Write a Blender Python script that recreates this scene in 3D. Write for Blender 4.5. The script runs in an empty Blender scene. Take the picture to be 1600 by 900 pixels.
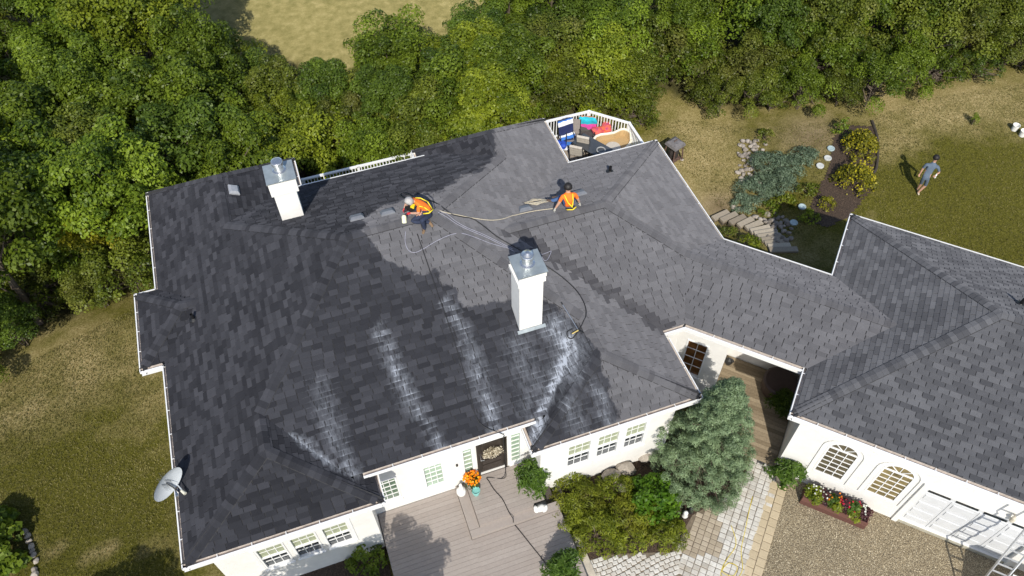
import bpy, bmesh, math, random
import numpy as np
from mathutils import Vector, Matrix
from math import radians, sin, cos, pi, sqrt

# ------------------------------------------------------------------ camera, sky, sun, exposure
SC = bpy.context.scene
COL = SC.collection
CAMZ = 23.82
F, PITCH, ROLL, YAW = 1242.2, radians(52.565), radians(0.8767), radians(18.626)

def cam_axes():
    cd, sd = cos(PITCH), sin(PITCH)
    fw = np.array([0, cd, -sd]); rt = np.array([1., 0, 0]); dn = np.array([0, -sd, -cd])
    c, s = cos(ROLL), sin(ROLL)
    R0 = np.array([c * rt + s * dn, -s * rt + c * dn, fw])
    c, s = cos(-YAW), sin(-YAW)
    Z = np.array([[c, -s, 0], [s, c, 0], [0, 0, 1]])
    return R0 @ Z.T
RC = cam_axes()
cam = bpy.data.cameras.new('camera'); camo = bpy.data.objects.new('camera', cam); COL.objects.link(camo)
cam.sensor_width = 36; cam.lens = F / 1600 * 36; cam.clip_end = 2000; cam.clip_start = 0.1
M = Matrix.Identity(4)
for i in range(3):
    M[i][0] = RC[0][i]; M[i][1] = -RC[1][i]; M[i][2] = -RC[2][i]
M[0][3], M[1][3], M[2][3] = 0, 0, CAMZ
camo.matrix_world = M
SC.camera = camo

SUN_AZ, SUN_EL = radians(72), radians(43)          # direction the shadows fall towards, elevation
world = bpy.data.worlds.new('World'); SC.world = world; world.use_nodes = True
nt = world.node_tree
sky = nt.nodes.new('ShaderNodeTexSky'); sky.sky_type = 'NISHITA'; sky.sun_disc = False
sky.sun_elevation = SUN_EL; sky.sun_rotation = radians(198)
sky.air_density = 1.0; sky.dust_density = 1.0
nt.nodes['Background'].inputs[1].default_value = 0.15
nt.links.new(sky.outputs[0], nt.nodes['Background'].inputs[0])
sl = bpy.data.lights.new('sun', 'SUN'); sl.energy = 4.2; sl.angle = radians(0.53); sl.color = (1.0, 0.95, 0.86)
so = bpy.data.objects.new('sun', sl); COL.objects.link(so); so.location = (-10, -30, 40)
sd_ = Vector((cos(SUN_AZ) * cos(SUN_EL), sin(SUN_AZ) * cos(SUN_EL), -sin(SUN_EL)))
so.rotation_euler = sd_.to_track_quat('-Z', 'Y').to_euler()
SC.view_settings.view_transform = 'Standard'; SC.view_settings.look = 'None'
SC.view_settings.gamma = 1.0; SC.view_settings.use_curve_mapping = False
SC.view_settings.exposure = 0.20
try:
    SC.cycles.max_bounces = 6; SC.cycles.transparent_max_bounces = 8
except Exception:
    pass

# ------------------------------------------------------------------ coordinates
S2 = sqrt(2)
def ray(px, py):
    return RC.T @ np.array([(px - 800) / F, (py - 450) / F, 1.0])
def at(px, py, z=0.0):                         # the point of the place at height z seen at a spot of the photo
    v = ray(px, py); t = (z - CAMZ) / v[2]
    return Vector((v[0] * t, v[1] * t, z))
def proj(P):
    P = np.atleast_2d(np.asarray(P, float)) - np.array([0, 0, CAMZ])
    q = P @ RC.T
    return np.stack([800 + F * q[:, 0] / q[:, 2], 450 + F * q[:, 1] / q[:, 2]], 1)
def cn(c, n, z=0.0):                           # the garage's own axes stand at 45 degrees to the house
    return Vector(((c + n) / S2, (n - c) / S2, z))
def to_cn(p):
    return (p[0] - p[1]) / S2, (p[0] + p[1]) / S2
def sstep(a, b, x):
    t = np.clip((np.asarray(x, float) - a) / (b - a), 0, 1); return t * t * (3 - 2 * t)
def terrain(x, y):                             # the garden falls about a metre behind the house
    x = np.asarray(x, float); y = np.asarray(y, float)
    right = sstep(15.2, 18.6, y) * (1 - sstep(17.2, 20.5, x))
    back = sstep(20.0, 24.5, y)
    return -1.0 * np.maximum(right * sstep(10, 12, x), back * (1 - 0.6 * sstep(18, 22, x)))
def gat(px, py, up=0.0):                       # the same on the terrain
    z = 0.0
    for _ in range(12):
        p = at(px, py, z + up); z = float(terrain(p.x, p.y))
    return Vector((p.x, p.y, z))
def inpoly(x, y, P):
    x = np.asarray(x, float); y = np.asarray(y, float); r = np.zeros(x.shape, bool); n = len(P)
    for i in range(n):
        x0, y0 = P[i]; x1, y1 = P[(i + 1) % n]
        if y0 == y1: continue
        c = ((y0 > y) != (y1 > y)) & (x < (x1 - x0) * (y - y0) / (y1 - y0) + x0)
        r ^= c
    return r

# ------------------------------------------------------------------ materials
def nodes(name):
    m = bpy.data.materials.new(name); m.use_nodes = True
    t = m.node_tree; b = t.nodes['Principled BSDF']
    return m, t, b
def N(t, typ, **kw):
    n = t.nodes.new(typ)
    for k, v in kw.items():
        if k.startswith('i_'):
            key = k[2:]
            key = int(key) if key.isdigit() else key
            n.inputs[key].default_value = v
        else: setattr(n, k, v)
    return n
def ramp(t, fac, stops):
    r = t.nodes.new('ShaderNodeValToRGB'); e = r.color_ramp.elements
    while len(e) < len(stops): e.new(0.5)
    for q, (p, c) in zip(e, stops):
        q.position = p; q.color = (c[0], c[1], c[2], 1) if isinstance(c, (tuple, list)) else (c, c, c, 1)
    t.links.new(fac, r.inputs[0]); return r.outputs[0]
def mixc(t, fac, a, b, mode='MIX'):
    n = t.nodes.new('ShaderNodeMix'); n.data_type = 'RGBA'; n.blend_type = mode
    for s, v in ((n.inputs[0], fac), (n.inputs[6], a), (n.inputs[7], b)):
        if hasattr(v, 'is_linked'): t.links.new(v, s)
        elif isinstance(v, (tuple, list)): s.default_value = (v[0], v[1], v[2], 1)
        else: s.default_value = v
    return n.outputs[2]
def math_(t, op, a, b=None, c=None):
    n = t.nodes.new('ShaderNodeMath'); n.operation = op
    for s, v in zip(n.inputs, (a, b, c)):
        if v is None: continue
        if hasattr(v, 'is_linked'): t.links.new(v, s)
        else: s.default_value = v
    return n.outputs[0]
def noise(t, scale, detail=4, rough=0.6, vec=None, out=0):
    n = t.nodes.new('ShaderNodeTexNoise'); n.inputs['Scale'].default_value = scale
    n.inputs['Detail'].default_value = detail; n.inputs['Roughness'].default_value = rough
    if vec is not None: t.links.new(vec, n.inputs['Vector'])
    return n.outputs[out]
def pos(t):
    return t.nodes.new('ShaderNodeNewGeometry').outputs['Position']
def bump(t, b, h, strength=0.3, dist=0.01):
    n = t.nodes.new('ShaderNodeBump'); n.inputs['Strength'].default_value = strength; n.inputs['Distance'].default_value = dist
    t.links.new(h, n.inputs['Height']); t.links.new(n.outputs[0], b.inputs['Normal'])
def attr(t, name):
    n = t.nodes.new('ShaderNodeAttribute'); n.attribute_name = name; return n.outputs['Fac']

MATS = {}
def pm(name, col, rough=0.6, var=0.15, scale=6.0, metal=0.0, bmp=0.0, col2=None, spec=0.5):
    """painted / plain material with uneven colour and a little relief"""
    if name in MATS: return MATS[name]
    m, t, b = nodes(name); p = pos(t)
    f = noise(t, scale, 5, 0.65, p)
    lo = tuple(c * (1 - var) for c in col); hi = tuple(min(1, c * (1 + var)) for c in (col2 or col))
    c = ramp(t, f, [(0.3, lo), (0.7, hi)])
    t.links.new(c, b.inputs['Base Color'])
    rr = math_(t, 'MULTIPLY_ADD', noise(t, scale * 2.7, 3, 0.6, p), 0.25, rough - 0.12)
    t.links.new(rr, b.inputs['Roughness'])
    b.inputs['Metallic'].default_value = metal
    b.inputs['Specular IOR Level'].default_value = spec
    if bmp: bump(t, b, noise(t, scale * 8, 4, 0.7, p), bmp, 0.01)
    MATS[name] = m; return m

def tone_mat(name, lo, hi, rough=0.8, spec=0.3, grain=40.0, gvar=0.25, stain=None):
    """pieces told apart by a random tone each, with grain on top"""
    if name in MATS: return MATS[name]
    m, t, b = nodes(name); p = pos(t)
    c = mixc(t, attr(t, 'tone'), lo, hi)
    g = ramp(t, noise(t, grain, 4, 0.7, p), [(0.25, 1 - gvar), (0.75, 1 + gvar * 0.6)])
    c = mixc(t, 1.0, c, g, 'MULTIPLY')
    if stain:
        f = ramp(t, noise(t, 1.3, 5, 0.7, p), [(0.45, 0.0), (0.7, 1.0)])
        c = mixc(t, math_(t, 'MULTIPLY', f, 0.6), c, stain)
    t.links.new(c, b.inputs['Base Color'])
    b.inputs['Roughness'].default_value = rough; b.inputs['Specular IOR Level'].default_value = spec
    bump(t, b, noise(t, grain * 2, 3, 0.7, p), 0.25, 0.01)
    MATS[name] = m; return m

def leaf_mat(name, dark, light, trans=0.35, objvar=0.25, warm=None, gloss=0.45):
    if name in MATS: return MATS[name]
    m, t, b = nodes(name)
    c = mixc(t, attr(t, 'tone'), dark, light)
    r = t.nodes.new('ShaderNodeObjectInfo').outputs['Random']
    c2 = mixc(t, 1.0, c, ramp(t, r, [(0.0, 1 - objvar), (1.0, 1 + objvar)]), 'MULTIPLY')
    if warm:
        c2 = mixc(t, math_(t, 'MULTIPLY', ramp(t, noise(t, 0.55, 3, 0.6, pos(t)), [(0.5, 0.0), (0.75, 1.0)]), 0.7), c2, warm)
    t.links.new(c2, b.inputs['Base Color'])
    b.inputs['Roughness'].default_value = gloss; b.inputs['Specular IOR Level'].default_value = 0.25
    tr = t.nodes.new('ShaderNodeBsdfTranslucent')
    t.links.new(mixc(t, 1.0, c2, (1.1, 1.25, 0.5), 'MULTIPLY'), tr.inputs['Color'])
    mx = t.nodes.new('ShaderNodeMixShader'); mx.inputs[0].default_value = trans
    t.links.new(b.outputs[0], mx.inputs[1]); t.links.new(tr.outputs[0], mx.inputs[2])
    t.links.new(mx.outputs[0], t.nodes['Material Output'].inputs['Surface'])
    MATS[name] = m; return m

def glass_mat(name, col, rough=0.06):
    if name in MATS: return MATS[name]
    m, t, b = nodes(name)
    f = noise(t, 1.7, 3, 0.6, pos(t))
    t.links.new(ramp(t, f, [(0.3, tuple(c * .7 for c in col)), (0.7, tuple(c * 1.25 for c in col))]), b.inputs['Base Color'])
    b.inputs['Roughness'].default_value = rough; b.inputs['Specular IOR Level'].default_value = 0.8
    MATS[name] = m; return m

# ------------------------------------------------------------------ mesh helpers
WORLD_AT = {}                                   # where a thing's own origin stands
class MB:
    def __init__(s): s.v = []; s.f = []; s.m = []; s.t = []
    def add(s, vs, fs, mi=0, tone=None):
        o = len(s.v); s.v += [tuple(p) for p in vs]
        tn = random.random() if tone is None else tone
        for f in fs: s.f.append(tuple(o + i for i in f)); s.m.append(mi); s.t.append(tn)
        return s
    def box(s, c, sz, rz=0.0, mi=0, mat=None, tone=None):
        hx, hy, hz = sz[0] / 2, sz[1] / 2, sz[2] / 2
        vs = [(x, y, z) for z in (-hz, hz) for y in (-hy, hy) for x in (-hx, hx)]
        cs, sn = cos(rz), sin(rz)
        if mat is not None: vs = [mat @ Vector(p) for p in vs]
        else: vs = [(c[0] + x * cs - y * sn, c[1] + x * sn + y * cs, c[2] + z) for x, y, z in vs]
        return s.add(vs, [(0, 2, 3, 1), (4, 5, 7, 6), (0, 1, 5, 4), (1, 3, 7, 5), (3, 2, 6, 7), (2, 0, 4, 6)], mi, tone)
    def bar(s, a, b, w, h, up=(0, 0, 1), mi=0, tone=None):
        a, b = Vector(a), Vector(b); d = (b - a).normalized(); u = Vector(up)
        x = d.cross(u).normalized(); z = x.cross(d).normalized()
        vs = []
        for p in (a, b):
            for i, j in ((-1, -1), (1, -1), (1, 1), (-1, 1)): vs.append(p + x * (i * w / 2) + z * (j * h / 2))
        return s.add(vs, [(3, 2, 1, 0), (4, 5, 6, 7), (0, 1, 5, 4), (1, 2, 6, 5), (2, 3, 7, 6), (3, 0, 4, 7)], mi, tone)
    def tube(s, pts, r, n=8, mi=0, tone=None, cap=True):
        pts = [Vector(p) for p in pts]; rs = r if isinstance(r, (list, tuple)) else [r] * len(pts)
        vs = []; up = Vector((0.3, 0.2, 1)).normalized(); prev = None
        for i, p in enumerate(pts):
            d = (pts[min(i + 1, len(pts) - 1)] - pts[max(i - 1, 0)])
            d = d.normalized() if d.length > 1e-9 else Vector((0, 0, 1))
            x = (prev - d * prev.dot(d)) if prev is not None else d.cross(up if abs(d.dot(up)) < .95 else Vector((1, 0, 0)))
            x = x.normalized() if x.length > 1e-6 else Vector((1, 0, 0)); prev = x; y = d.cross(x)
            for k in range(n):
                a = 2 * pi * k / n; vs.append(p + (x * cos(a) + y * sin(a)) * rs[i])
        fs = []
        for i in range(len(pts) - 1):
            for k in range(n):
                fs.append((i * n + k, i * n + (k + 1) % n, (i + 1) * n + (k + 1) % n, (i + 1) * n + k))
        if cap: fs.append(tuple(range(n - 1, -1, -1))); fs.append(tuple((len(pts) - 1) * n + k for k in range(n)))
        return s.add(vs, fs, mi, tone)
    def lathe(s, prof, n=16, c=(0, 0, 0), mi=0, tone=None):
        vs = []; fs = []
        for r, z in prof:
            for k in range(n):
                a = 2 * pi * k / n; vs.append((c[0] + r * cos(a), c[1] + r * sin(a), c[2] + z))
        for i in range(len(prof) - 1):
            for k in range(n): fs.append((i * n + k, i * n + (k + 1) % n, (i + 1) * n + (k + 1) % n, (i + 1) * n + k))
        if prof[0][0] > 1e-4: fs.append(tuple(range(n - 1, -1, -1)))
        if prof[-1][0] > 1e-4: fs.append(tuple((len(prof) - 1) * n + k for k in range(n)))
        return s.add(vs, fs, mi, tone)
    def prism(s, poly, z0, z1, mi=0, tone=None):
        n = len(poly)
        vs = [(p[0], p[1], z0) for p in poly] + [(p[0], p[1], z1) for p in poly]
        fs = [tuple(range(n - 1, -1, -1)), tuple(range(n, 2 * n))] + [(i, (i + 1) % n, n + (i + 1) % n, n + i) for i in range(n)]
        return s.add(vs, fs, mi, tone)
    def rock(s, c, r, rng, sq=(1, 1, .7), mi=0, tone=None, n=2):
        bm = bmesh.new(); bmesh.ops.create_icosphere(bm, subdivisions=n, radius=1)
        k = [Vector((rng.uniform(-1, 1), rng.uniform(-1, 1), rng.uniform(-1, 1))).normalized() for _ in range(7)]
        a = rng.uniform(0, pi)
        vs = []
        for v in bm.verts:
            q = v.co.copy()
            for d in k:
                e = q.dot(d)
                if e > .72: q -= d * (e - .72)
            x, y, z = q.x * sq[0] * r, q.y * sq[1] * r, q.z * sq[2] * r
            vs.append((c[0] + x * cos(a) - y * sin(a), c[1] + x * sin(a) + y * cos(a), c[2] + z))
        fs = [tuple(v.index for v in f.verts) for f in bm.faces]
        bm.free(); return s.add(vs, fs, mi, tone)
    def build(s, name, mats, parent=None, smooth=False, local=False):
        me = bpy.data.meshes.new(name); me.from_pydata(s.v, [], s.f)
        mats = mats if isinstance(mats, (list, tuple)) else [mats]
        for m in mats: me.materials.append(m)
        me.polygons.foreach_set('material_index', s.m)
        a = me.attributes.new('tone', 'FLOAT', 'FACE'); a.data.foreach_set('value', s.t)
        if smooth: me.polygons.foreach_set('use_smooth', [True] * len(s.f))
        me.update()
        o = bpy.data.objects.new(name, me); COL.objects.link(o)
        return hang(o, parent, local)
def hang(o, parent, local=False):
    if parent is not None:
        o.parent = parent
        if not local: o.location = -WORLD_AT.get(parent.name, Vector((0, 0, 0)))
    WORLD_AT[o.name] = Vector((0, 0, 0)) if not local else Vector((0, 0, 0))
    return o
def tag(o, label=None, cat=None, group=None, kind=None):
    if label: o['label'] = label
    if cat: o['category'] = cat
    if group: o['group'] = group
    if kind: o['kind'] = kind
    return o
def thing(name, loc, label, cat, group=None, rz=0.0):
    o = bpy.data.objects.new(name, None); COL.objects.link(o); o.location = loc; o.rotation_euler = (0, 0, rz)
    o.empty_display_size = 0.2
    WORLD_AT[o.name] = Vector(loc)
    return tag(o, label, cat, group)
def mesh_np(name, V, Fq, mat, tone=None, parent=None, local=False, attrs=None, smooth=False):
    me = bpy.data.meshes.new(name)
    k = Fq.shape[1]; nF = len(Fq)
    me.vertices.add(len(V)); me.vertices.foreach_set('co', np.ascontiguousarray(V, np.float32).ravel())
    me.loops.add(nF * k); me.loops.foreach_set('vertex_index', np.ascontiguousarray(Fq, np.int32).ravel())
    me.polygons.add(nF); me.polygons.foreach_set('loop_start', np.arange(0, nF * k, k, dtype=np.int32))
    if tone is not None:
        a = me.attributes.new('tone', 'FLOAT', 'FACE'); a.data.foreach_set('value', np.asarray(tone, np.float32))
    for n_, (dom, val) in (attrs or {}).items():
        a = me.attributes.new(n_, 'FLOAT', dom); a.data.foreach_set('value', np.asarray(val, np.float32))
    me.materials.append(mat); me.update(calc_edges=True); me.validate()
    if smooth: me.polygons.foreach_set('use_smooth', np.ones(nF, bool))
    o = bpy.data.objects.new(name, me); COL.objects.link(o)
    return hang(o, parent, local)
def copy_tree(o, parent=None):
    c = o.copy(); COL.objects.link(c); c.parent = parent
    for ch in list(o.children): copy_tree(ch, c)
    return c
def curve_pts(pts, n=6):
    """a smooth path through the points"""
    P = [Vector(p) for p in pts]; out = []
    for i in range(len(P) - 1):
        p0 = P[max(i - 1, 0)]; p1 = P[i]; p2 = P[i + 1]; p3 = P[min(i + 2, len(P) - 1)]
        for k in range(n):
            t = k / n
            out.append(0.5 * ((2 * p1) + (p2 - p0) * t + (2 * p0 - 5 * p1 + 4 * p2 - p3) * t * t + (3 * p1 - p0 - 3 * p2 + p3) * t ** 3))
    out.append(P[-1]); return out
# ------------------------------------------------------------------ the setting: one ground sheet
def ground_mat():
    m, t, b = nodes('ground'); p = pos(t)
    big = noise(t, 0.22, 4, 0.6, p); mid = noise(t, 1.1, 5, 0.65, p); fine = noise(t, 16, 4, 0.75, p); vf = noise(t, 55, 3, 0.8, p)
    dry = ramp(t, fine, [(0.3, (.15, .115, .042)), (0.5, (.27, .215, .095)), (0.72, (.43, .36, .20))])
    grn = ramp(t, fine, [(0.3, (.040, .040, .005)), (0.5, (.090, .086, .013)), (0.72, (.165, .150, .034))])
    k = math_(t, 'ADD', math_(t, 'MULTIPLY', big, .6), math_(t, 'MULTIPLY', mid, .55))
    k = math_(t, 'ADD', k, math_(t, 'SUBTRACT', attr(t, 'dry'), .5))
    c = mixc(t, ramp(t, k, [(0.40, 0.0), (0.74, 1.0)]), grn, dry)
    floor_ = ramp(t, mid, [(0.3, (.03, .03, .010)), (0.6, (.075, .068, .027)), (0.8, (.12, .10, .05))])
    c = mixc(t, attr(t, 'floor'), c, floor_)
    field = ramp(t, noise(t, 2.2, 5, 0.7, p), [(0.3, (.16, .145, .05)), (0.55, (.26, .225, .09)), (0.75, (.35, .30, .14))])
    c = mixc(t, attr(t, 'field'), c, field)
    soil = ramp(t, mid, [(0.3, (.12, .085, .05)), (0.7, (.30, .23, .15))])
    c = mixc(t, attr(t, 'soil'), c, soil)
    c = mixc(t, 1.0, c, ramp(t, vf, [(0.3, .7), (0.7, 1.25)]), 'MULTIPLY')
    t.links.new(c, b.inputs['Base Color']); b.inputs['Roughness'].default_value = .95; b.inputs['Specular IOR Level'].default_value = .1; b.inputs['Diffuse Roughness'].default_value = 1.0
    bump(t, b, math_(t, 'ADD', fine, vf), .8, .04)
    return m
# pixel outlines of the wood and the far field, on the ground
WOOD_EDGE = [(-40, 612), (0, 590), (110, 535), (215, 478)]
WOOD_EDGE_R = [(985, 190), (1040, 176), (1100, 192), (1200, 198), (1290, 182), (1350, 186), (1440, 152), (1600, 128)]
def build_ground():
    xs = np.concatenate([np.linspace(-220, -26, 16)[:-1], np.arange(-26, 46, .5), np.linspace(46, 240, 16)])
    ys = np.concatenate([np.linspace(-160, -6, 12)[:-1], np.arange(-6, 54, .5), np.linspace(54, 320, 20)])
    X, Y = np.meshgrid(xs, ys, indexing='ij'); Z = terrain(X, Y)
    rng = np.random.RandomState(4)
    Z = Z + np.where((np.abs(X - 8) < 30) & (Y < 50), rng.uniform(-.022, 0, X.shape), 0) - .006
    V = np.stack([X, Y, Z], -1).reshape(-1, 3)
    ny = len(ys); I = np.arange(len(xs) - 1)[:, None] * ny + np.arange(ny - 1)[None]
    Fq = np.stack([I, I + ny, I + ny + 1, I + 1], -1).reshape(-1, 4)
    wl = [gat(*p) for p in WOOD_EDGE]; wr = [gat(*p) for p in WOOD_EDGE_R]
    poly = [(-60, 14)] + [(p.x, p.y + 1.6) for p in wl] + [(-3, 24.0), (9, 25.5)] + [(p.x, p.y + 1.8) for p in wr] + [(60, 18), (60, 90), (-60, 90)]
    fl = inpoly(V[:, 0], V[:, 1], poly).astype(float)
    fld = inpoly(V[:, 0], V[:, 1], FIELD).astype(float)
    pp = proj(V)
    dry = np.full(len(V), .42)
    def blob(cx, cy, rx, ry, val):
        nonlocal dry
        w = np.exp(-(((pp[:, 0] - cx) / rx) ** 2 + ((pp[:, 1] - cy) / ry) ** 2)); dry = dry * (1 - w) + val * w
    ok = True
    blob(60, 640, 120, 70, .60); blob(130, 560, 90, 50, .62); blob(170, 770, 140, 120, .20); blob(40, 760, 60, 60, .30)
    blob(150, 862, 110, 9, .75); blob(150, 890, 150, 14, .2)
    blob(1110, 240, 70, 70, .62); blob(1500, 170, 140, 40, .68); blob(1450, 290, 140, 75, .20); blob(1560, 330, 100, 70, .18); blob(1390, 225, 60, 30, .6)
    soil = np.exp(-(((pp[:, 0] - 1125) / 32) ** 2 + ((pp[:, 1] - 322) / 22) ** 2)) * .9
    soil = np.maximum(soil, .75 * np.exp(-(((pp[:, 0] - 1270) / 55) ** 2 + ((pp[:, 1] - 215) / 35) ** 2)))
    soil = np.where(Y.ravel() < 5, 0, soil)
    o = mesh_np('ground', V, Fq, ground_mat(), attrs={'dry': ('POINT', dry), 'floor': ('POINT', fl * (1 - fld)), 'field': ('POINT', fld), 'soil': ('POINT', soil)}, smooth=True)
    tag(o, kind='structure')
FIELD = [(-3.5, 38), (3, 33.5), (7, 33.6), (10.5, 33), (13, 45), (30, 120), (-60, 120), (-14, 60)]
build_ground()

def sheet(name, poly, z, mat, parent=None):
    o = MB().add([(p[0], p[1], z) for p in poly], [tuple(range(len(poly)))]).build(name, mat, parent)
    return tag(o, kind='structure') if parent is None else o
def gravel_mat():
    m, t, b = nodes('gravel'); p = pos(t)
    v = t.nodes.new('ShaderNodeTexVoronoi'); v.inputs['Scale'].default_value = 46; t.links.new(p, v.inputs['Vector'])
    c = ramp(t, v.outputs['Color'], [(0.0, (.19, .15, .085)), (0.4, (.39, .31, .19)), (0.75, (.56, .46, .29)), (1, (.72, .63, .45))])
    c = mixc(t, ramp(t, v.outputs['Distance'], [(0.25, 0.0), (0.7, .75)]), c, (.05, .04, .03))
    c = mixc(t, 1.0, c, ramp(t, noise(t, .9, 4, .6, p), [(.3, .85), (.7, 1.12)]), 'MULTIPLY')
    t.links.new(c, b.inputs['Base Color']); b.inputs['Roughness'].default_value = .9
    bump(t, b, math_(t, 'SUBTRACT', 1.0, v.outputs['Distance']), .9, .03); return m
def mulch_mat():
    m, t, b = nodes('mulch'); p = pos(t)
    f = noise(t, 22, 5, .75, p)
    c = ramp(t, f, [(.3, (.012, .008, .005)), (.5, (.06, .038, .024)), (.75, (.17, .115, .075))])
    t.links.new(c, b.inputs['Base Color']); b.inputs['Roughness'].default_value = .95; bump(t, b, f, .9, .05); return m
MG, MM = gravel_mat(), mulch_mat()
GRAVEL = [cn(3.10, 13.4), cn(3.16, 7.0), cn(3.2, 2.0), cn(16, 2.0), cn(16, 13.4)]
sheet('gravel_drive', GRAVEL, .004, MG)
BED = [at(*p) for p in [(862, 745), (1010, 690), (1075, 640), (1120, 600), (1165, 690), (1170, 738), (1130, 782), (1092, 800), (1078, 850), (960, 880), (905, 884)]]
sheet('flower_bed', BED, .006, MM)
sheet('mulch_bed', [(-5.9, 9.28), (-5.9, 7.2), (-1.2, 7.2), (-1.02, 9.28)], .006, MM)
GARDEN = [gat(*p) for p in [(1268, 318), (1296, 262), (1302, 215), (1330, 196), (1366, 198), (1369, 240), (1362, 296), (1326, 340), (1290, 356), (1262, 345)]]
def drape(name, poly, mat, up, step=.11):
    xs = [p[0] for p in poly]; ys = [p[1] for p in poly]; b = MB(); P2 = [(p[0], p[1]) for p in poly]
    for x in np.arange(min(xs), max(xs), step):
        for y in np.arange(min(ys), max(ys), step):
            q = [(x, y), (x + step, y), (x + step, y + step), (x, y + step)]
            if inpoly([x + step / 2], [y + step / 2], P2)[0]:
                b.add([(a, c, float(terrain(a, c)) + up) for a, c in q], [(0, 1, 2, 3)])
    return tag(b.build(name, mat), kind='structure')
drape('garden_soil', GARDEN, MM, .014)

# pebbles lying on the drive, too many to count
def pebbles():
    rng = np.random.RandomState(8); n = 15000
    c = rng.uniform(3.2, 9.4, n); q = rng.uniform(8.2, 13.2, n)
    P = np.stack([(c + q) / S2, (q - c) / S2, np.full(n, .008)], 1)
    pp = proj(P); k = (pp[:, 0] < 1620) & (pp[:, 1] < 915); P = P[k]; n = len(P)
    O = np.array([[1, 0, 0], [0, 1, 0], [-1, 0, 0], [0, -1, 0], [0, 0, .7], [0, 0, -.4]])
    a = rng.uniform(0, pi, n); s = rng.uniform(.008, .018, n); e = rng.uniform(.6, 1.3, n)
    V = O[None] * s[:, None, None]; V[:, :, 0] *= e[:, None]
    x = V[:, :, 0] * np.cos(a)[:, None] - V[:, :, 1] * np.sin(a)[:, None]; y = V[:, :, 0] * np.sin(a)[:, None] + V[:, :, 1] * np.cos(a)[:, None]
    V = np.stack([x, y, V[:, :, 2]], -1) + P[:, None]
    T = np.array([[0, 1, 4], [1, 2, 4], [2, 3, 4], [3, 0, 4]])
    Fq = (np.arange(n)[:, None, None] * 6 + T[None]).reshape(-1, 3)
    o = mesh_np('gravel', V.reshape(-1, 3), Fq, tone_mat('pebble', (.20, .16, .10), (.72, .63, .45), .9, .2, 60, .3), np.repeat(rng.rand(n) ** 1.5, 4))
    tag(o, 'loose tan and grey pebbles on the drive in front of the garage', 'gravel', kind='stuff')
pebbles()

# grass blades in tufts on the lawns
def grass():
    rng = np.random.RandomState(11); out = []
    for poly, n in (([(0, 590), (215, 480), (225, 590), (250, 590), (285, 900), (-20, 900), (-20, 600)], 26000),
                    ([(1000, 185), (1100, 190), (1200, 200), (1350, 190), (1440, 155), (1640, 125), (1640, 440), (1600, 415), (1330, 335), (1240, 395), (1120, 320), (1030, 220)], 34000)):
        G = [gat(*p) for p in poly]; P2 = [(g.x, g.y) for g in G]
        xs = [p[0] for p in P2]; ys = [p[1] for p in P2]
        x = rng.uniform(min(xs), max(xs), n * 3); y = rng.uniform(min(ys), max(ys), n * 3)
        k = inpoly(x, y, P2); x, y = x[k][:n], y[k][:n]
        g2 = [(p[0], p[1]) for p in GARDEN]; k = ~inpoly(x, y, g2); x, y = x[k], y[k]
        out.append(np.stack([x, y], 1))
    XY = np.concatenate(out); n = len(XY)
    z = terrain(XY[:, 0], XY[:, 1]) - .01
    a = rng.uniform(0, 2 * pi, n); h = rng.uniform(.02, .065, n); w = rng.uniform(.008, .020, n); ln = rng.uniform(-.05, .05, (n, 2))
    B = np.stack([XY[:, 0], XY[:, 1], z], 1); d = np.stack([np.cos(a), np.sin(a), 0 * a], 1) * w[:, None]
    T = B + np.stack([ln[:, 0], ln[:, 1], h], 1)
    V = np.stack([B - d, B + d, T], 1).reshape(-1, 3); Fq = np.arange(n * 3).reshape(-1, 3)
    pp = proj(B); f = sstep(0, 1, (np.sin(XY[:, 0] * .7) + np.sin(XY[:, 1] * .9 + 1)) * .25 + .5)
    o = mesh_np('grass', V, Fq, leaf_mat('grass_blade', (.058, .062, .009), (.27, .235, .088), .25, 0, gloss=.8), np.clip(rng.rand(n) * .9 + (f - .5) * .5, 0, 1))
    tag(o, 'short dry yellow-green grass of the lawns around the house', 'grass', kind='stuff')
grass()
# ------------------------------------------------------------------ house and garage roofs
ZE = 4.02                                       # height of the eaves
def V3(x, y, h): return Vector((x, y, ZE + h))
xW, xa, xb, xc, xd = -5.76, -.58, 3.47, 8.64, 12.06
NWp, NWj = V3(-3.1, 21.1, 1.33), V3(-3.1, 18.786, 1.33)
FLp, FLj = V3(-3.1, 10.62, 1.33), V3(-3.1, 11.741, 1.33)
N1p, N1j = V3(6.05, 20.1, 1.347), V3(6.05, 18.753, 1.347)
FRp, FRj = V3(6.05, 10.45, 1.347), V3(6.05, 11.778, 1.347)
mW, mE = V3(.32, 15.46, 3.04), V3(2.794, 15.46, 3.04)
EwE, EwW = V3(8.145, 15.095, 1.957), V3(4.88, 15.095, 1.957)
b0 = V3(10.09, 13.15, .985); b1 = cn(4.145, 16.415, ZE + .9825)
gW = cn(6.395, 17.055, ZE + 2.11); gE = cn(12.0, 17.055, ZE + 2.11)
def C3(c, n, h=0.0): return cn(c, n, ZE + h)
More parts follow.
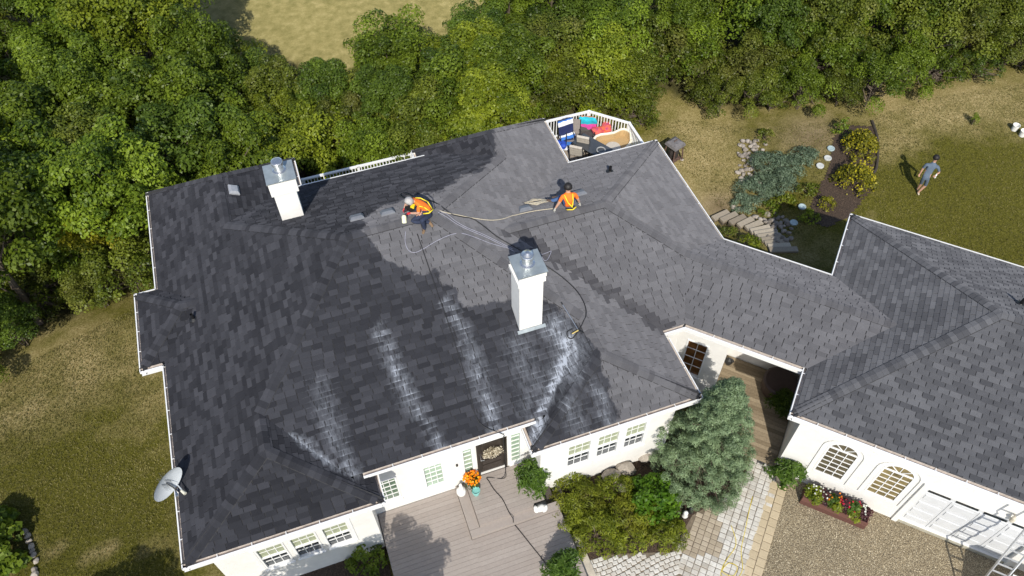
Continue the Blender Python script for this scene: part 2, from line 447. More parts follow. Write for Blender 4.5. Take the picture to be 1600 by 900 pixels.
# name, outline, has a gutter edge (first two points)
HF = [
 ('W', [V3(xW, 22.57, 0), NWp, NWj, FLj, FLp, V3(xW, 8.83, 0)], 1),
 ('W', [NWj, mW, FLj], 0),
 ('S', [V3(-1.195, 9.556, .325), V3(4.093, 9.556, .325), FRj, mE, mW, FLj], 1),
 ('N', [V3(4.045, 20.79, .3), V3(-1.15, 20.79, .3), NWj, mW, mE, N1j], 1),
 ('E', [V3(xc, 8.83, 0), FRp, FRj, N1j, N1p, V3(xc, 21.5, 0)], 1),
 ('E', [N1j, mE, FRj], 0),
 ('NWn', [V3(xa, 22.57, 0), V3(xW, 22.57, 0), NWp], 1),
 ('NWe', [V3(xa, 20.79, 0), V3(xa, 22.57, 0), V3(-1.15, 20.79, .3)], 1), ('NWe', [V3(xa, 22.57, 0), NWp, V3(-1.15, 20.79, .3)], 0), ('NWe', [V3(-1.15, 20.79, .3), NWp, NWj], 0),
 ('FLs', [V3(xW, 8.83, 0), V3(xa, 8.83, 0), FLp], 1),
 ('FLe', [V3(xa, 8.83, 0), V3(xa, 9.556, 0), V3(-1.195, 9.556, .325)], 1), ('FLe', [V3(xa, 8.83, 0), V3(-1.195, 9.556, .325), FLp], 0), ('FLe', [V3(-1.195, 9.556, .325), FLj, FLp], 0),
 ('FLe', [V3(xa, 9.556, 0), V3(xa, 9.95, 0), V3(-1.195, 9.95, .325), V3(-1.195, 9.556, .325)], 1),
 ('FRs', [V3(xb, 8.83, 0), V3(xc, 8.83, 0), FRp], 1),
 ('FRw', [V3(xb, 9.556, 0), V3(xb, 8.83, 0), V3(4.093, 9.556, .325)], 1), ('FRw', [V3(xb, 8.83, 0), FRp, V3(4.093, 9.556, .325)], 0), ('FRw', [FRp, FRj, V3(4.093, 9.556, .325)], 0),
 ('FRw', [V3(xb, 9.95, 0), V3(xb, 9.556, 0), V3(4.093, 9.556, .325), V3(4.093, 9.95, .325)], 1),
 ('N1n', [V3(xc, 21.5, 0), V3(xb, 21.5, 0), N1p], 1),
 ('N1w', [V3(xb, 21.5, 0), V3(xb, 20.79, 0), V3(4.045, 20.79, .3)], 1), ('N1w', [V3(xb, 21.5, 0), V3(4.045, 20.79, .3), N1p], 0), ('N1w', [V3(4.045, 20.79, .3), N1j, N1p], 0),
 ('EwN', [V3(xd, 19.01, 0), V3(8.64, 19.01, 0), EwW, EwE], 1),
 ('EwE', [V3(xd, 13.95, 0), V3(xd, 19.01, 0), EwE, b0], 1),
 ('EwS', [V3(8.64, 11.18, 0), V3(9.24, 11.18, 0), b0, EwE, EwW], 1),
 ('BwN', [C3(2.18, 18.38), V3(12.05, 13.95, 0), b0, b1], 1),
 ('BwS', [V3(9.24, 11.19, 0), C3(2.18, 14.45), b1, b0], 1),
 ('bayW', [V3(-6.4, 18.12, 0), V3(-6.4, 15.09, 0), V3(-4.885, 16.605, .71)], 1),
 ('bayN', [V3(-5.76, 18.12, 0), V3(-6.4, 18.12, 0), V3(-4.885, 16.605, .71), V3(-4.34, 16.605, .71)], 1),
 ('bayS', [V3(-6.4, 15.09, 0), V3(-5.76, 15.09, 0), V3(-4.34, 16.605, .71), V3(-4.885, 16.605, .71)], 1),
]
GF = [
 ('gW', [C3(2.18, 21.27), C3(2.18, 12.84), gW], 1),
 ('gS', [C3(2.18, 12.84), C3(16.215, 12.84), gE, gW], 1),
 ('gN', [C3(16.215, 21.27), C3(2.18, 21.27), gW, gE], 1),
 ('gE', [C3(16.215, 12.84), C3(16.215, 21.27), gE], 1),
]
def plane_of(poly):
    n = Vector((0, 0, 0))
    for i in range(len(poly)):
        a, b = poly[i], poly[(i + 1) % len(poly)]
        n += a.cross(b)
    n.normalize()
    return n if n.z > 0 else -n
def hit(px, py, lift=0.0):
    """the spot of the roof (or else of the ground) seen there"""
    d = Vector(ray(px, py)); o = Vector((0, 0, CAMZ)); best = None
    for nm, poly, e in HF + GF:
        n = plane_of(poly); den = n.dot(d)
        if abs(den) < 1e-6: continue
        t = n.dot(poly[0] - o) / den; p = o + d * t
        P2 = [(q.x, q.y) for q in poly]
        if t > 0 and inpoly([p.x], [p.y], P2)[0] and (best is None or t < best[0]): best = (t, p, n)
    if best: return best[1] + best[2] * lift, best[2]
    g = gat(px, py); return g + Vector((0, 0, lift)), Vector((0, 0, 1))
def roof_z(x, y):
    z = -9
    for nm, poly, e in HF + GF:
        if inpoly([x], [y], [(q.x, q.y) for q in poly])[0]:
            n = plane_of(poly); z = max(z, poly[0].z - (n.x * (x - poly[0].x) + n.y * (y - poly[0].y)) / n.z)
    return z
WET = [(150, 300), (341, 235), (409, 225), (560, 225), (650, 200), (766, 170), (776, 236), (768, 254), (746, 268), (720, 278), (690, 298), (650, 304), (600, 322), (565, 346),
       (568, 356), (581, 379), (608, 409), (641, 421), (647, 436), (668, 428), (688, 414), (690, 440), (709, 450), (714, 473), (733, 482), (763, 473), (797, 467), (822, 470),
       (851, 470), (881, 487), (908, 511), (934, 551), (938, 560), (943, 586), (952, 598), (955, 615), (967, 634), (964, 660), (966, 700), (830, 770), (590, 870), (230, 980), (140, 600)]
FOAM = [([(590, 505), (603, 540), (622, 585), (648, 632), (690, 700)], 6, 1.05), ([(604, 540), (640, 640)], 16, .35), ([(697, 470), (724, 525), (742, 565), (757, 612), (774, 672)], 7, 1.15), ([(735, 545), (765, 640)], 17, .5),
        ([(888, 525), (882, 565), (863, 605), (846, 645), (832, 676)], 5, 2.3), ([(868, 512), (892, 545), (880, 575)], 20, 1.1), ([(500, 640), (530, 700), (556, 742)], 9, .7),
        ([(455, 680), (500, 712), (556, 747)], 3, 1.3), ([(928, 600), (945, 640), (950, 662)], 9, .75), ([(890, 630), (905, 675)], 16, .55),
        ([(830, 690), (848, 655)], 7, 1.4), ([(810, 540), (830, 600)], 26, .4), ([(500, 600), (530, 700)], 20, .35), ([(845, 590), (820, 640)], 18, .4), ([(910, 545), (900, 590)], 14, .6)]
def seg_d(P, pts):
    best = np.full(len(P), 1e9)
    for a, b in zip(pts[:-1], pts[1:]):
        a = np.array(a, float); d = np.array(b, float) - a; t = np.clip(((P - a) @ d) / (d @ d), 0, 1)
        best = np.minimum(best, np.hypot(*(P - a - t[:, None] * d).T))
    return best
def wet_foam(V):
    P = proj(V); d = seg_d(P, WET + WET[:1]) / 55.0
    w = np.where(inpoly(P[:, 0], P[:, 1], WET), d, -d).clip(-1, 1); f = np.zeros(len(P))
    for pts, wd, s in FOAM: f = np.maximum(f, s * np.exp(-(seg_d(P, pts) / wd) ** 2))
    return w, f

def shingle_mat(name, lo, hi, treated):
    m, t, b = nodes(name); p = pos(t)
    c = mixc(t, attr(t, 'tone'), lo, hi)
    gr = noise(t, 130, 3, .8, p)
    c = mixc(t, 1.0, c, ramp(t, gr, [(.3, .72), (.7, 1.28)]), 'MULTIPLY')
    c = mixc(t, 1.0, c, ramp(t, noise(t, 1.6, 4, .6, p), [(.3, .9), (.7, 1.1)]), 'MULTIPLY')
    rough = 0.88
    if treated:
        w = math_(t, 'ADD', attr(t, 'wet'), math_(t, 'MULTIPLY', math_(t, 'SUBTRACT', noise(t, 2.6, 4, .65, p), .5), .55))
        w = ramp(t, math_(t, 'ADD', w, .5), [(.47, 0.0), (.53, 1.0)])
        contrast = mixc(t, attr(t, 'tone'), (.33, .345, .38), (.43, .445, .49))
        dk = mixc(t, 1.0, c, contrast, 'MULTIPLY')
        c = mixc(t, w, c, dk)
        mp = t.nodes.new('ShaderNodeMapping'); mp.inputs['Scale'].default_value = (3.2, .9, .9); t.links.new(p, mp.inputs[0])
        fn = noise(t, 3.0, 8, .75, mp.outputs[0]); fb = math_(t, 'MULTIPLY', attr(t, 'foam'), math_(t, 'MULTIPLY_ADD', fn, 2.9, -.92))
        fe = math_(t, 'MULTIPLY', math_(t, 'POWER', attr(t, 'lip'), 9.0), math_(t, 'MULTIPLY', math_(t, 'POWER', attr(t, 'foam'), .6), math_(t, 'MULTIPLY_ADD', noise(t, 3.1, 3, .6, p), 3.4, -1.45)))
        foam = ramp(t, math_(t, 'ADD', fb, fe), [(.06, 0.0), (.5, .24), (1.0, .72)])
        c = mixc(t, foam, c, (.50, .54, .61))
        r = math_(t, 'SUBTRACT', .95, math_(t, 'MULTIPLY', w, .10))
        t.links.new(r, b.inputs['Roughness'])
    else: b.inputs['Roughness'].default_value = rough
    t.links.new(c, b.inputs['Base Color']); b.inputs['Specular IOR Level'].default_value = .10
    b.inputs['Diffuse Roughness'].default_value = 1.0
    bump(t, b, gr, .5, .006); return m

def clip(poly, a, n):                            # keep the side of a line where (p-a).n >= 0
    out = []
    for i in range(len(poly)):
        p, q = poly[i], poly[(i + 1) % len(poly)]
        dp = (p[0] - a[0]) * n[0] + (p[1] - a[1]) * n[1]; dq = (q[0] - a[0]) * n[0] + (q[1] - a[1]) * n[1]
        if dp >= 0: out.append(p)
        if (dp > 0) != (dq > 0) and abs(dp - dq) > 1e-12:
            t = dp / (dp - dq); out.append((p[0] + (q[0] - p[0]) * t, p[1] + (q[1] - p[1]) * t))
    return out
EXPO = .147
def skip(nm, p):                                 # roof hidden under a roof that crosses it
    if nm == 'E': return inpoly([p.x], [p.y], [(5.35, 15.095), (8.7, 18.4), (8.7, 11.8)])[0]
    if nm == 'W': return inpoly([p.x], [p.y], [(-5.8, 17.8), (-4.6, 16.6), (-5.8, 15.4)])[0]
    if nm == 'gW': return inpoly([p.x], [p.y], [tuple(cn(2.1, 18.0))[:2], tuple(cn(3.75, 16.4))[:2], tuple(cn(2.1, 14.8))[:2]])[0]
    return False
VAL = [V3(4.88, 15.095, 1.957), V3(8.64, 11.18, 0)]
def valley_band(p, nm):
    a, b = VAL; d = Vector((b.x - a.x, b.y - a.y)); q = Vector((p.x - a.x, p.y - a.y)); t = q.dot(d) / d.dot(d)
    if not 0 <= t <= 1: return 9
    return (q - d * t).length
def shingle_face(nm, poly, gut, rng, style, out):
    n = plane_of(poly); u = Vector((0, 0, 1)).cross(n).normalized(); v = n.cross(u).normalized()
    o = poly[0]
    L = [((p - o).dot(u), (p - o).dot(v)) for p in poly]
    ar = sum(L[i][0] * L[(i + 1) % len(L)][1] - L[(i + 1) % len(L)][0] * L[i][1] for i in range(len(L)))
    if ar < 0: L.reverse()
    v0 = min(p[1] for p in L); v1 = max(p[1] for p in L)
    lim = v0 + (.112 if gut else -1)
    k = 0
    ref = ZE if nm[0] != 'S' else ZE
    vbase = (ZE - o.z) / v.z                     # courses line up across faces of one slope
    c0 = int(math.floor((v0 - vbase) / EXPO)) - 1
    while True:
        lo = vbase + (c0 + k) * EXPO; hi = lo + EXPO; k += 1
        if lo > v1: break
        if hi < v0: continue
        u0 = min(p[0] for p in L) - .4; u1 = max(p[0] for p in L) + .4
        uoff = (o.dot(u))                        # lay out in world so split faces agree
        r2 = random.Random('%s%.2f%.2f%d' % (nm[0], u.x, u.y, int(round((lo - vbase) / EXPO))))
        x_end = u1
        x = (math.floor(-40 / .305) * .305 - uoff + (.1525 if (int(round((lo - vbase) / EXPO)) % 2) else 0)) if style == 'tab' else (-40 - uoff + (.155 if int(round((lo - vbase) / EXPO)) % 2 else 0))
        while x < x_end:
            w = .305 if style == 'tab' else r2.choice((.27, .29, .305, .305, .32, .34))
            tn = r2.random(); jag = r2.uniform(0, .02) if style != 'tab' else 0
            gap = .0105 if style == 'tab' else r2.choice((.007, .011, .012, .013))
            if x + w > u0:
                top = min(hi + .03, v1)
                pol = [(x + gap, lo - jag), (x + w - gap, lo - jag), (x + w - gap, top), (x + gap, top)]
                for i in range(len(L)):
                    a, bb = L[i], L[(i + 1) % len(L)]; e = (bb[0] - a[0], bb[1] - a[1]); ln = math.hypot(*e)
                    if ln < 1e-6: continue
                    pol = clip(pol, a, (-e[1] / ln, e[0] / ln))
                    if len(pol) < 3: break
                if len(pol) >= 3 and lim > v0: pol = clip(pol, (0, lim), (0, 1))
                if len(pol) >= 3:
                    A = abs(sum(pol[i][0] * pol[(i + 1) % len(pol)][1] - pol[(i + 1) % len(pol)][0] * pol[i][1] for i in range(len(pol)))) / 2
                    ctr = o + u * (sum(p[0] for p in pol) / len(pol)) + v * (sum(p[1] for p in pol) / len(pol))
                    if A > .0015 and not skip(nm, ctr):
                        thick = .010 + (tn * .006 if style != 'tab' else .002)
                        topv, botv, lip = [], [], []
                        for (a, bb) in pol:
                            f = min(1, max(0, (hi + .03 - bb) / (EXPO + .03)))
                            h = .003 + thick * f + .004
                            P = o + u * a + v * bb
                            topv.append(P + n * h); botv.append(P - n * .004); lip.append(1.0 if bb < lo + .012 else 0.0)
                        out.append(dict(top=topv, bot=botv, lip=lip, tone=tn, area=A, full=A > .85 * w * (EXPO + .02), ctr=ctr, n=n, nm=nm))
            x += w
        
def caps_line(a, b, nA, nB, rng, out, w=.15):
    a, b = Vector(a), Vector(b); d = (b - a); ln = d.length; d.normalize()
    if a.z < ZE + .01: a = a + d * .24; ln -= .24
    e = []
    for n in (nA, nB):
        x = n.cross(d).normalized()
        if x.z > 0: x = -x
        e.append(x)
    nn = (nA + nB).normalized()
    k = max(1, int(ln / .165))
    for i in range(k):
        p = a + d * (i * ln / k); q = a + d * min(ln, (i + 1.25) * ln / k)
        th0, th1 = .034, .020
        vs = []
        for P, th in ((p, th0), (q, th1)):
            vs += [P + e[0] * w + nA * th, P + e[0] * .05 + nn * (th + .000) + nA * .004, P + nn * (th + .006), P + e[1] * .05 + nn * th + nB * .004, P + e[1] * w + nB * th]
            vs += [P + e[0] * w + nA * .002, P - nn * .004, P + e[1] * w + nB * .002]
        fs = []
        for j in range(4): fs.append((j, j + 1, 8 + j + 1, 8 + j))
        fs += [(0, 8, 13, 5), (4, 7, 15, 12), (0, 5, 6, 2, 1), (4, 3, 2, 6, 7), (8, 9, 10, 14, 13), (12, 15, 14, 10, 11)]
        out.append(dict(vs=vs, fs=fs, tone=rng.random(), ctr=p, lip=[1] * 8 + [0] * 8))
def cap_shade_lines(a, b, nA, nB, mb, w=.15):  # black strips standing in for the shadow and dirt line beside the caps
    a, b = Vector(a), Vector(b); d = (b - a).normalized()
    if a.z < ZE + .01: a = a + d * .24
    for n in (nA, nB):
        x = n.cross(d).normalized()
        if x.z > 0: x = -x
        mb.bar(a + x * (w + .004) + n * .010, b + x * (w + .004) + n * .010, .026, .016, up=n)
def face_n(nm, lst):
    for a, p, e in lst:
        if a == nm: return plane_of(p)

def shingle_mesh(lst, name, mat, parent, single=None):
    V, Fs, tone, lip = [], [], [], []
    for s in lst:
        o = len(V)
        if 'top' in s:
            k = len(s['top']); V += s['top'] + s['bot']
            Fs.append(tuple(o + i for i in range(k))); tone.append(s['tone'])
            for i in range(k):
                j = (i + 1) % k; Fs.append((o + i, o + k + i, o + k + j, o + j)); tone.append(s['tone'])
            lip += s['lip'] + s['lip']
        else:
            V += s['vs']
            for f in s['fs']: Fs.append(tuple(o + i for i in f)); tone.append(s['tone'])
            lip += s['lip']
    me = bpy.data.meshes.new(name); me.from_pydata([tuple(p) for p in V], [], Fs)
    me.materials.append(mat)
    a = me.attributes.new('tone', 'FLOAT', 'FACE'); a.data.foreach_set('value', np.array(tone, np.float32))
    wv, fv = wet_foam(np.array([tuple(p) for p in V]))
    for nm, val in (('wet', wv), ('foam', fv), ('lip', lip)):
        a = me.attributes.new(nm, 'FLOAT', 'POINT'); a.data.foreach_set('value', np.array(val, np.float32))
    me.update(); o = bpy.data.objects.new(name, me); COL.objects.link(o)
    return hang(o, parent)
def shown_area(s):
    P = proj(np.array([tuple(p) for p in s['top' if 'top' in s else 'vs'][:(None if 'top' in s else 5)]]))
    if not ((P[:, 0] > 0) & (P[:, 0] < 1600) & (P[:, 1] > 0) & (P[:, 1] < 900)).all(): return 0
    if 'vs' in s:
        P = proj(np.array([tuple(s['vs'][i]) for i in (0, 2, 4, 12, 10, 8)]))
    x, y = P[:, 0], P[:, 1]; return abs(np.dot(x, np.roll(y, -1)) - np.dot(y, np.roll(x, -1))) / 2
def make_roof(building, faces, style, mat, hips, seed):
    rng = random.Random(seed)
    u = MB()
    for nm, poly, g in faces:
        n = plane_of(poly); P = [p.copy() for p in poly]
        if g:                                    # stop short of the gutter
            h = Vector((-n.x, -n.y, 0)).normalized() * .10; zz = min(p.z for p in P)
            P = [p + h + Vector((0, 0, (1 / n.z) * 0 + h.length * math.sqrt(1 - n.z ** 2) / n.z)) if abs(p.z - zz) < 1e-4 else p for p in P]
        q = [p - n * .004 for p in P]
        cr = sum((q[i].x * q[(i + 1) % len(q)].y - q[(i + 1) % len(q)].x * q[i].y) for i in range(len(q)))
        if cr < 0: q.reverse()
        k = len(q); u.add(q + [p - n * .09 for p in q], [tuple(range(k)), tuple(range(2 * k - 1, k - 1, -1))] + [(i, k + i, k + (i + 1) % k, (i + 1) % k) for i in range(k)])
    roof = u.build('roof', pm('roofing_felt', (.02, .02, .022), .9), building)
    sh = []
    for nm, poly, g in faces: shingle_face(nm, poly, g, rng, style, sh)
    if style != 'tab':
        Pc = proj(np.array([tuple(q['ctr']) for q in sh])); treated = inpoly(Pc[:, 0], Pc[:, 1], WET)
        for q, tr in zip(sh, treated):
            # laced valley of a darker batch; wetted shingles show more contrast than the dusty dry ones
            if (q['nm'] == 'EwS' and valley_band(q['ctr'], q['nm']) < .30) or (q['nm'] == 'E' and valley_band(q['ctr'], q['nm']) < .22 and q['tone'] < .6): q['tone'] = q['tone'] * .30
            elif tr: q['tone'] = {'FLs': .03, 'S': .16, 'FRs': .16}.get(q['nm'], .03) + .58 * q['tone'] ** 1.15
            else: q['tone'] = .48 + .34 * q['tone']
    sh.sort(key=lambda s: -(shown_area(s) if s['full'] else 0))
    for s in sh[:300]: shingle_mesh([s], 'shingle', mat, roof)
    o = shingle_mesh(sh[300:], 'shingle_field', mat, roof); o['kind'] = 'stuff'
    cp = []
    for a, b, na, nb in hips: caps_line(a, b, face_n(na, faces), face_n(nb, faces), rng, cp)
    if style != 'tab':
        Pc = proj(np.array([tuple(q['ctr']) for q in cp]))
        for q, tr in zip(cp, inpoly(Pc[:, 0], Pc[:, 1], WET)): q['tone'] = .1 + .6 * q['tone'] if tr else .30 + .36 * q['tone']
    cp.sort(key=lambda s: -shown_area(s))
    for s in cp[:220]: shingle_mesh([s], 'ridge_cap', mat, roof)
    if cp[220:]:
        o = shingle_mesh(cp[220:], 'ridge_cap_run', mat, roof); o['kind'] = 'stuff'
    ml = MB()
    for a, b, na, nb in hips: cap_shade_lines(a, b, face_n(na, faces), face_n(nb, faces), ml)
    ml.build('cap_shade_line', pm('shade_line_black', (.012, .012, .013), .7), roof)  # shade and dirt along the cap edges, modelled as dark bars
    return roof
house = thing('house', (1.5, 15, 0), 'white single-storey house with many-hipped grey shingle roof and two chimneys', 'house')
garage = thing('garage', cn(9.2, 17.055), 'white garage with hipped grey roof and two arched windows beside the gravel', 'garage')
SHM = shingle_mat('house_shingle', (.061, .060, .066), (.166, .164, .173), True)
SGM = shingle_mat('garage_shingle', (.070, .071, .078), (.130, .131, .140), False)
HIPS = [(V3(xW, 22.57, 0), NWp, 'W', 'NWn'), (V3(xa, 22.57, 0), NWp, 'NWe', 'NWn'), (NWp, NWj, 'W', 'NWe'), (NWj, mW, 'W', 'N'), (mW, mE, 'S', 'N'),
        (FLj, mW, 'W', 'S'), (FLp, FLj, 'W', 'FLe'), (V3(xW, 8.83, 0), FLp, 'W', 'FLs'), (V3(xa, 8.83, 0), FLp, 'FLs', 'FLe'),
        (FRj, mE, 'E', 'S'), (FRp, FRj, 'E', 'FRw'), (V3(xb, 8.83, 0), FRp, 'FRs', 'FRw'), (V3(xc, 8.83, 0), FRp, 'FRs', 'E'),
        (N1j, mE, 'E', 'N'), (N1p, N1j, 'E', 'N1w'), (V3(xb, 21.5, 0), N1p, 'N1n', 'N1w'), (V3(xc, 21.5, 0), N1p, 'N1n', 'E'),
        (EwW, EwE, 'EwN', 'EwS'), (V3(xd, 19.01, 0), EwE, 'EwN', 'EwE'), (b0, EwE, 'EwE', 'EwS'), (b0, b1, 'BwN', 'BwS'),
        (V3(-6.4, 18.12, 0), V3(-4.885, 16.605, .71), 'bayW', 'bayN'), (V3(-6.4, 15.09, 0), V3(-4.885, 16.605, .71), 'bayW', 'bayS'), (V3(-4.885, 16.605, .71), V3(-4.34, 16.605, .71), 'bayN', 'bayS')]
GHIPS = [(C3(2.18, 12.84), gW, 'gW', 'gS'), (C3(2.18, 21.27), gW, 'gW', 'gN'), (gW, gE, 'gS', 'gN'), (C3(16.215, 12.84), gE, 'gS', 'gE'), (C3(16.215, 21.27), gE, 'gN', 'gE')]
house_roof = make_roof(house, HF, 'lam', SHM, HIPS, 3)
garage_roof = make_roof(garage, GF, 'tab', SGM, GHIPS, 5)
# ------------------------------------------------------------------ walls, eaves, gutters, windows
WHITE = pm('white_stucco', (.74, .725, .69), .9, .06, 2.2, bmp=.5)
TRIM = pm('white_trim', (.80, .80, .79), .45, .04, 5)
TROUGH = pm('gutter_trough', (.50, .44, .39), .7, .25, 7)
SOFF = pm('soffit', (.72, .72, .70), .6, .04)
def gutter(a, b, out, z, parent, lip=True):
    a = Vector((a[0], a[1], z)); b = Vector((b[0], b[1], z)); o = Vector((out[0], out[1], 0)).normalized(); m = MB()
    i = -o
    m.bar(a + i * .055 + Vector((0, 0, -.07)), b + i * .055 + Vector((0, 0, -.07)), .11, .008, mi=1)
    m.bar(a + i * .004 + Vector((0, 0, -.035)), b + i * .004 + Vector((0, 0, -.035)), .012, .09)
    m.bar(a + i * .010 + Vector((0, 0, .010)), b + i * .010 + Vector((0, 0, .010)), .030, .010)
    m.bar(a + i * .112 + Vector((0, 0, -.03)), b + i * .112 + Vector((0, 0, -.03)), .008, .08, mi=1)
    d = (b - a); k = max(1, int(d.length / .75))
    for j in range(1, k): 
        p = a + d * (j / k); m.bar(p + i * .02 + Vector((0, 0, .008)), p + i * .115 + Vector((0, 0, .008)), .022, .008)
    g = m.build('gutter', [TRIM, TROUGH], parent)
    f = MB(); f.bar(a + i * .125 + Vector((0, 0, -.115)), b + i * .125 + Vector((0, 0, -.115)), .02, .17)
    f.build('fascia', TRIM, parent); return g
def soffit(e0, e1, w0, w1, z, parent):
    m = MB(); q = [(e0[0], e0[1], z), (e1[0], e1[1], z), (w1[0], w1[1], z), (w0[0], w0[1], z)]
    m.add(q + [(p[0], p[1], z + .012) for p in q], [(3, 2, 1, 0), (4, 5, 6, 7), (0, 1, 5, 4), (1, 2, 6, 5), (2, 3, 7, 6), (3, 0, 4, 7)])
    m.build('soffit', SOFF, parent)
HG = [((xW, 22.57), (xW, 18.12), (-1, 0), 0), ((xW, 18.12), (-6.4, 18.12), (0, 1), 0), ((-6.4, 18.12), (-6.4, 15.09), (-1, 0), 0), ((-6.4, 15.09), (xW, 15.09), (0, -1), 0),
      ((xW, 15.09), (xW, 8.83), (-1, 0), 0), ((xW, 8.83), (xa, 8.83), (0, -1), 0), ((xa, 8.83), (xa, 10.0), (1, 0), 0), ((-.95, 9.556), (3.85, 9.556), (0, -1), .325),
      ((xb, 10.0), (xb, 8.83), (-1, 0), 0), ((xb, 8.83), (xc, 8.83), (0, -1), 0), ((xc, 8.83), (xc, 11.0), (1, 0), 0), ((8.3, 11.18), (9.24, 11.18), (0, -1), 0),
      ((9.24, 11.19), tuple(cn(2.18, 14.45))[:2], (-1, -1), 0), (tuple(cn(2.18, 18.38))[:2], (12.05, 13.95), (1, 1), 0), ((xd, 13.95), (xd, 19.01), (1, 0), 0),
      ((xd, 19.01), (8.4, 19.01), (0, 1), 0), ((xc, 19.0), (xc, 21.5), (1, 0), 0), ((xc, 21.5), (xb, 21.5), (0, 1), 0), ((xb, 21.5), (xb, 20.6), (-1, 0), 0),
      ((3.8, 20.79), (-.85, 20.79), (0, 1), .3), ((xa, 20.6), (xa, 22.57), (1, 0), 0), ((xa, 22.57), (xW, 22.57), (0, 1), 0)]
for a, b, o, h in HG: gutter(a, b, o, ZE + h, house)
for a, b, o in ((cn(2.18, 21.27), cn(2.18, 12.84), (-1, 1)), (cn(2.18, 12.84), cn(16.215, 12.84), (-1, -1)), (cn(16.215, 21.27), cn(2.18, 21.27), (1, 1)), (cn(16.215, 12.84), cn(16.215, 21.27), (1, -1))):
    gutter(tuple(a)[:2], tuple(b)[:2], o, ZE, garage)
ch = [[((xW, 8.83), (-5.31, 9.28)), ((xa, 8.83), (-1.03, 9.28)), ((xa, 10.1), (-1.03, 10.16))],
      [((xb, 10.1), (3.92, 10.16)), ((xb, 8.83), (3.92, 9.28)), ((xc, 8.83), (8.19, 9.28)), ((xc, 11.18), (8.19, 11.63)), ((9.24, 11.19), (9.44, 11.63)), (tuple(cn(2.18, 14.45))[:2], tuple(cn(2.6, 14.9))[:2])],
      [((xW, 8.83), (-5.31, 9.28)), ((xW, 15.09), (-5.31, 15.54)), ((-6.4, 15.09), (-5.95, 15.54)), ((-6.4, 18.12), (-5.95, 17.67)), ((xW, 18.12), (-5.31, 17.67)), ((xW, 22.57), (-5.31, 22.12)), ((xa, 22.57), (-1.03, 22.12)), ((xa, 20.6), (-1.03, 20.3))],
      [((xb, 20.6), (3.92, 20.3)), ((xb, 21.5), (3.92, 21.05)), ((xc, 21.5), (8.19, 21.05)), ((xc, 19.01), (8.19, 18.56)), ((xd, 19.01), (11.61, 18.56)), ((xd, 13.95), (11.61, 13.76))]]
for c_ in ch:
    for (e0, w0), (e1, w1) in zip(c_[:-1], c_[1:]): soffit(e0, e1, w0, w1, ZE - .20, house)
soffit((-1.0, 9.60), (3.9, 9.60), (-1.0, 10.16), (3.9, 10.16), ZE + .13, house)
soffit((-1.0, 20.75), (3.9, 20.75), (-1.0, 20.3), (3.9, 20.3), ZE + .1, house)
gq = [(cn(2.18, 21.27), cn(2.63, 20.82)), (cn(2.18, 12.84), cn(2.63, 13.29)), (cn(16.215, 12.84), cn(15.77, 13.29)), (cn(16.215, 21.27), cn(15.77, 20.82)), (cn(2.18, 21.27), cn(2.63, 20.82))]
for (e0, w0), (e1, w1) in zip(gq[:-1], gq[1:]): soffit(e0, e1, w0, w1, ZE - .20, garage)

def wall(p0, p1, z0, z1, parent, openings=(), th=.16, mat=None):
    """a wall slab seen from the right of p0>p1, with real openings; returns a frame (origin, along, outward)"""
    p0, p1 = Vector((p0[0], p0[1], 0)), Vector((p1[0], p1[1], 0)); d = (p1 - p0); L = d.length; d.normalize(); o = Vector((d.y, -d.x, 0))
    us = sorted({0, L} | {q for op in openings for q in op[:2]}); zs = sorted({z0, z1} | {q for op in openings for q in op[2:4]})
    m = MB()
    def solid(u, z): return not any(a < u < b and c < z < e for a, b, c, e in (op[:4] for op in openings))
    for i in range(len(us) - 1):
        for j in range(len(zs) - 1):
            if not solid((us[i] + us[i + 1]) / 2, (zs[j] + zs[j + 1]) / 2): continue
            q = [p0 + d * us[i] + Vector((0, 0, zs[j])), p0 + d * us[i + 1] + Vector((0, 0, zs[j])), p0 + d * us[i + 1] + Vector((0, 0, zs[j + 1])), p0 + d * us[i] + Vector((0, 0, zs[j + 1]))]
            m.add(q, [(0, 1, 2, 3)])
    for u0, u1, a, b in (op[:4] for op in openings):
        f = [p0 + d * u0 + Vector((0, 0, a)), p0 + d * u1 + Vector((0, 0, a)), p0 + d * u1 + Vector((0, 0, b)), p0 + d * u0 + Vector((0, 0, b))]
        k = [p - o * th for p in f]
        for i in range(4): m.add([f[i], k[i], k[(i + 1) % 4], f[(i + 1) % 4]], [(0, 1, 2, 3)])
    for a, b in ((0, L),):                        # back and ends so the slab has depth
        q = [p0 - o * th + Vector((0, 0, z0)), p1 - o * th + Vector((0, 0, z0)), p1 - o * th + Vector((0, 0, z1)), p0 - o * th + Vector((0, 0, z1))]
        if not openings: m.add(q, [(3, 2, 1, 0)])
    m.build('wall', mat or WHITE, parent); return p0, d, o
GLASS = glass_mat('window_glass', (.020, .026, .030)); BLIND = pm('roller_blind', (.32, .35, .235), .6, .25, 9); ROOM = pm('dark_room', (.03, .03, .03), .9)
FROST = glass_mat('frosted_glass', (.30, .40, .30), .25)
def fr_pt(fr, u, z, out=0.0): return fr[0] + fr[1] * u + fr[2] * out + Vector((0, 0, z))
def rect_bar(m, fr, u0, u1, z0, z1, o0, o1, mi=0):
    v = [fr_pt(fr, u, z, o) for o in (o0, o1) for z in (z0, z1) for u in (u0, u1)]
    m.add(v, [(0, 1, 3, 2), (4, 6, 7, 5), (0, 4, 5, 1), (2, 3, 7, 6), (0, 2, 6, 4), (1, 5, 7, 3)], mi)
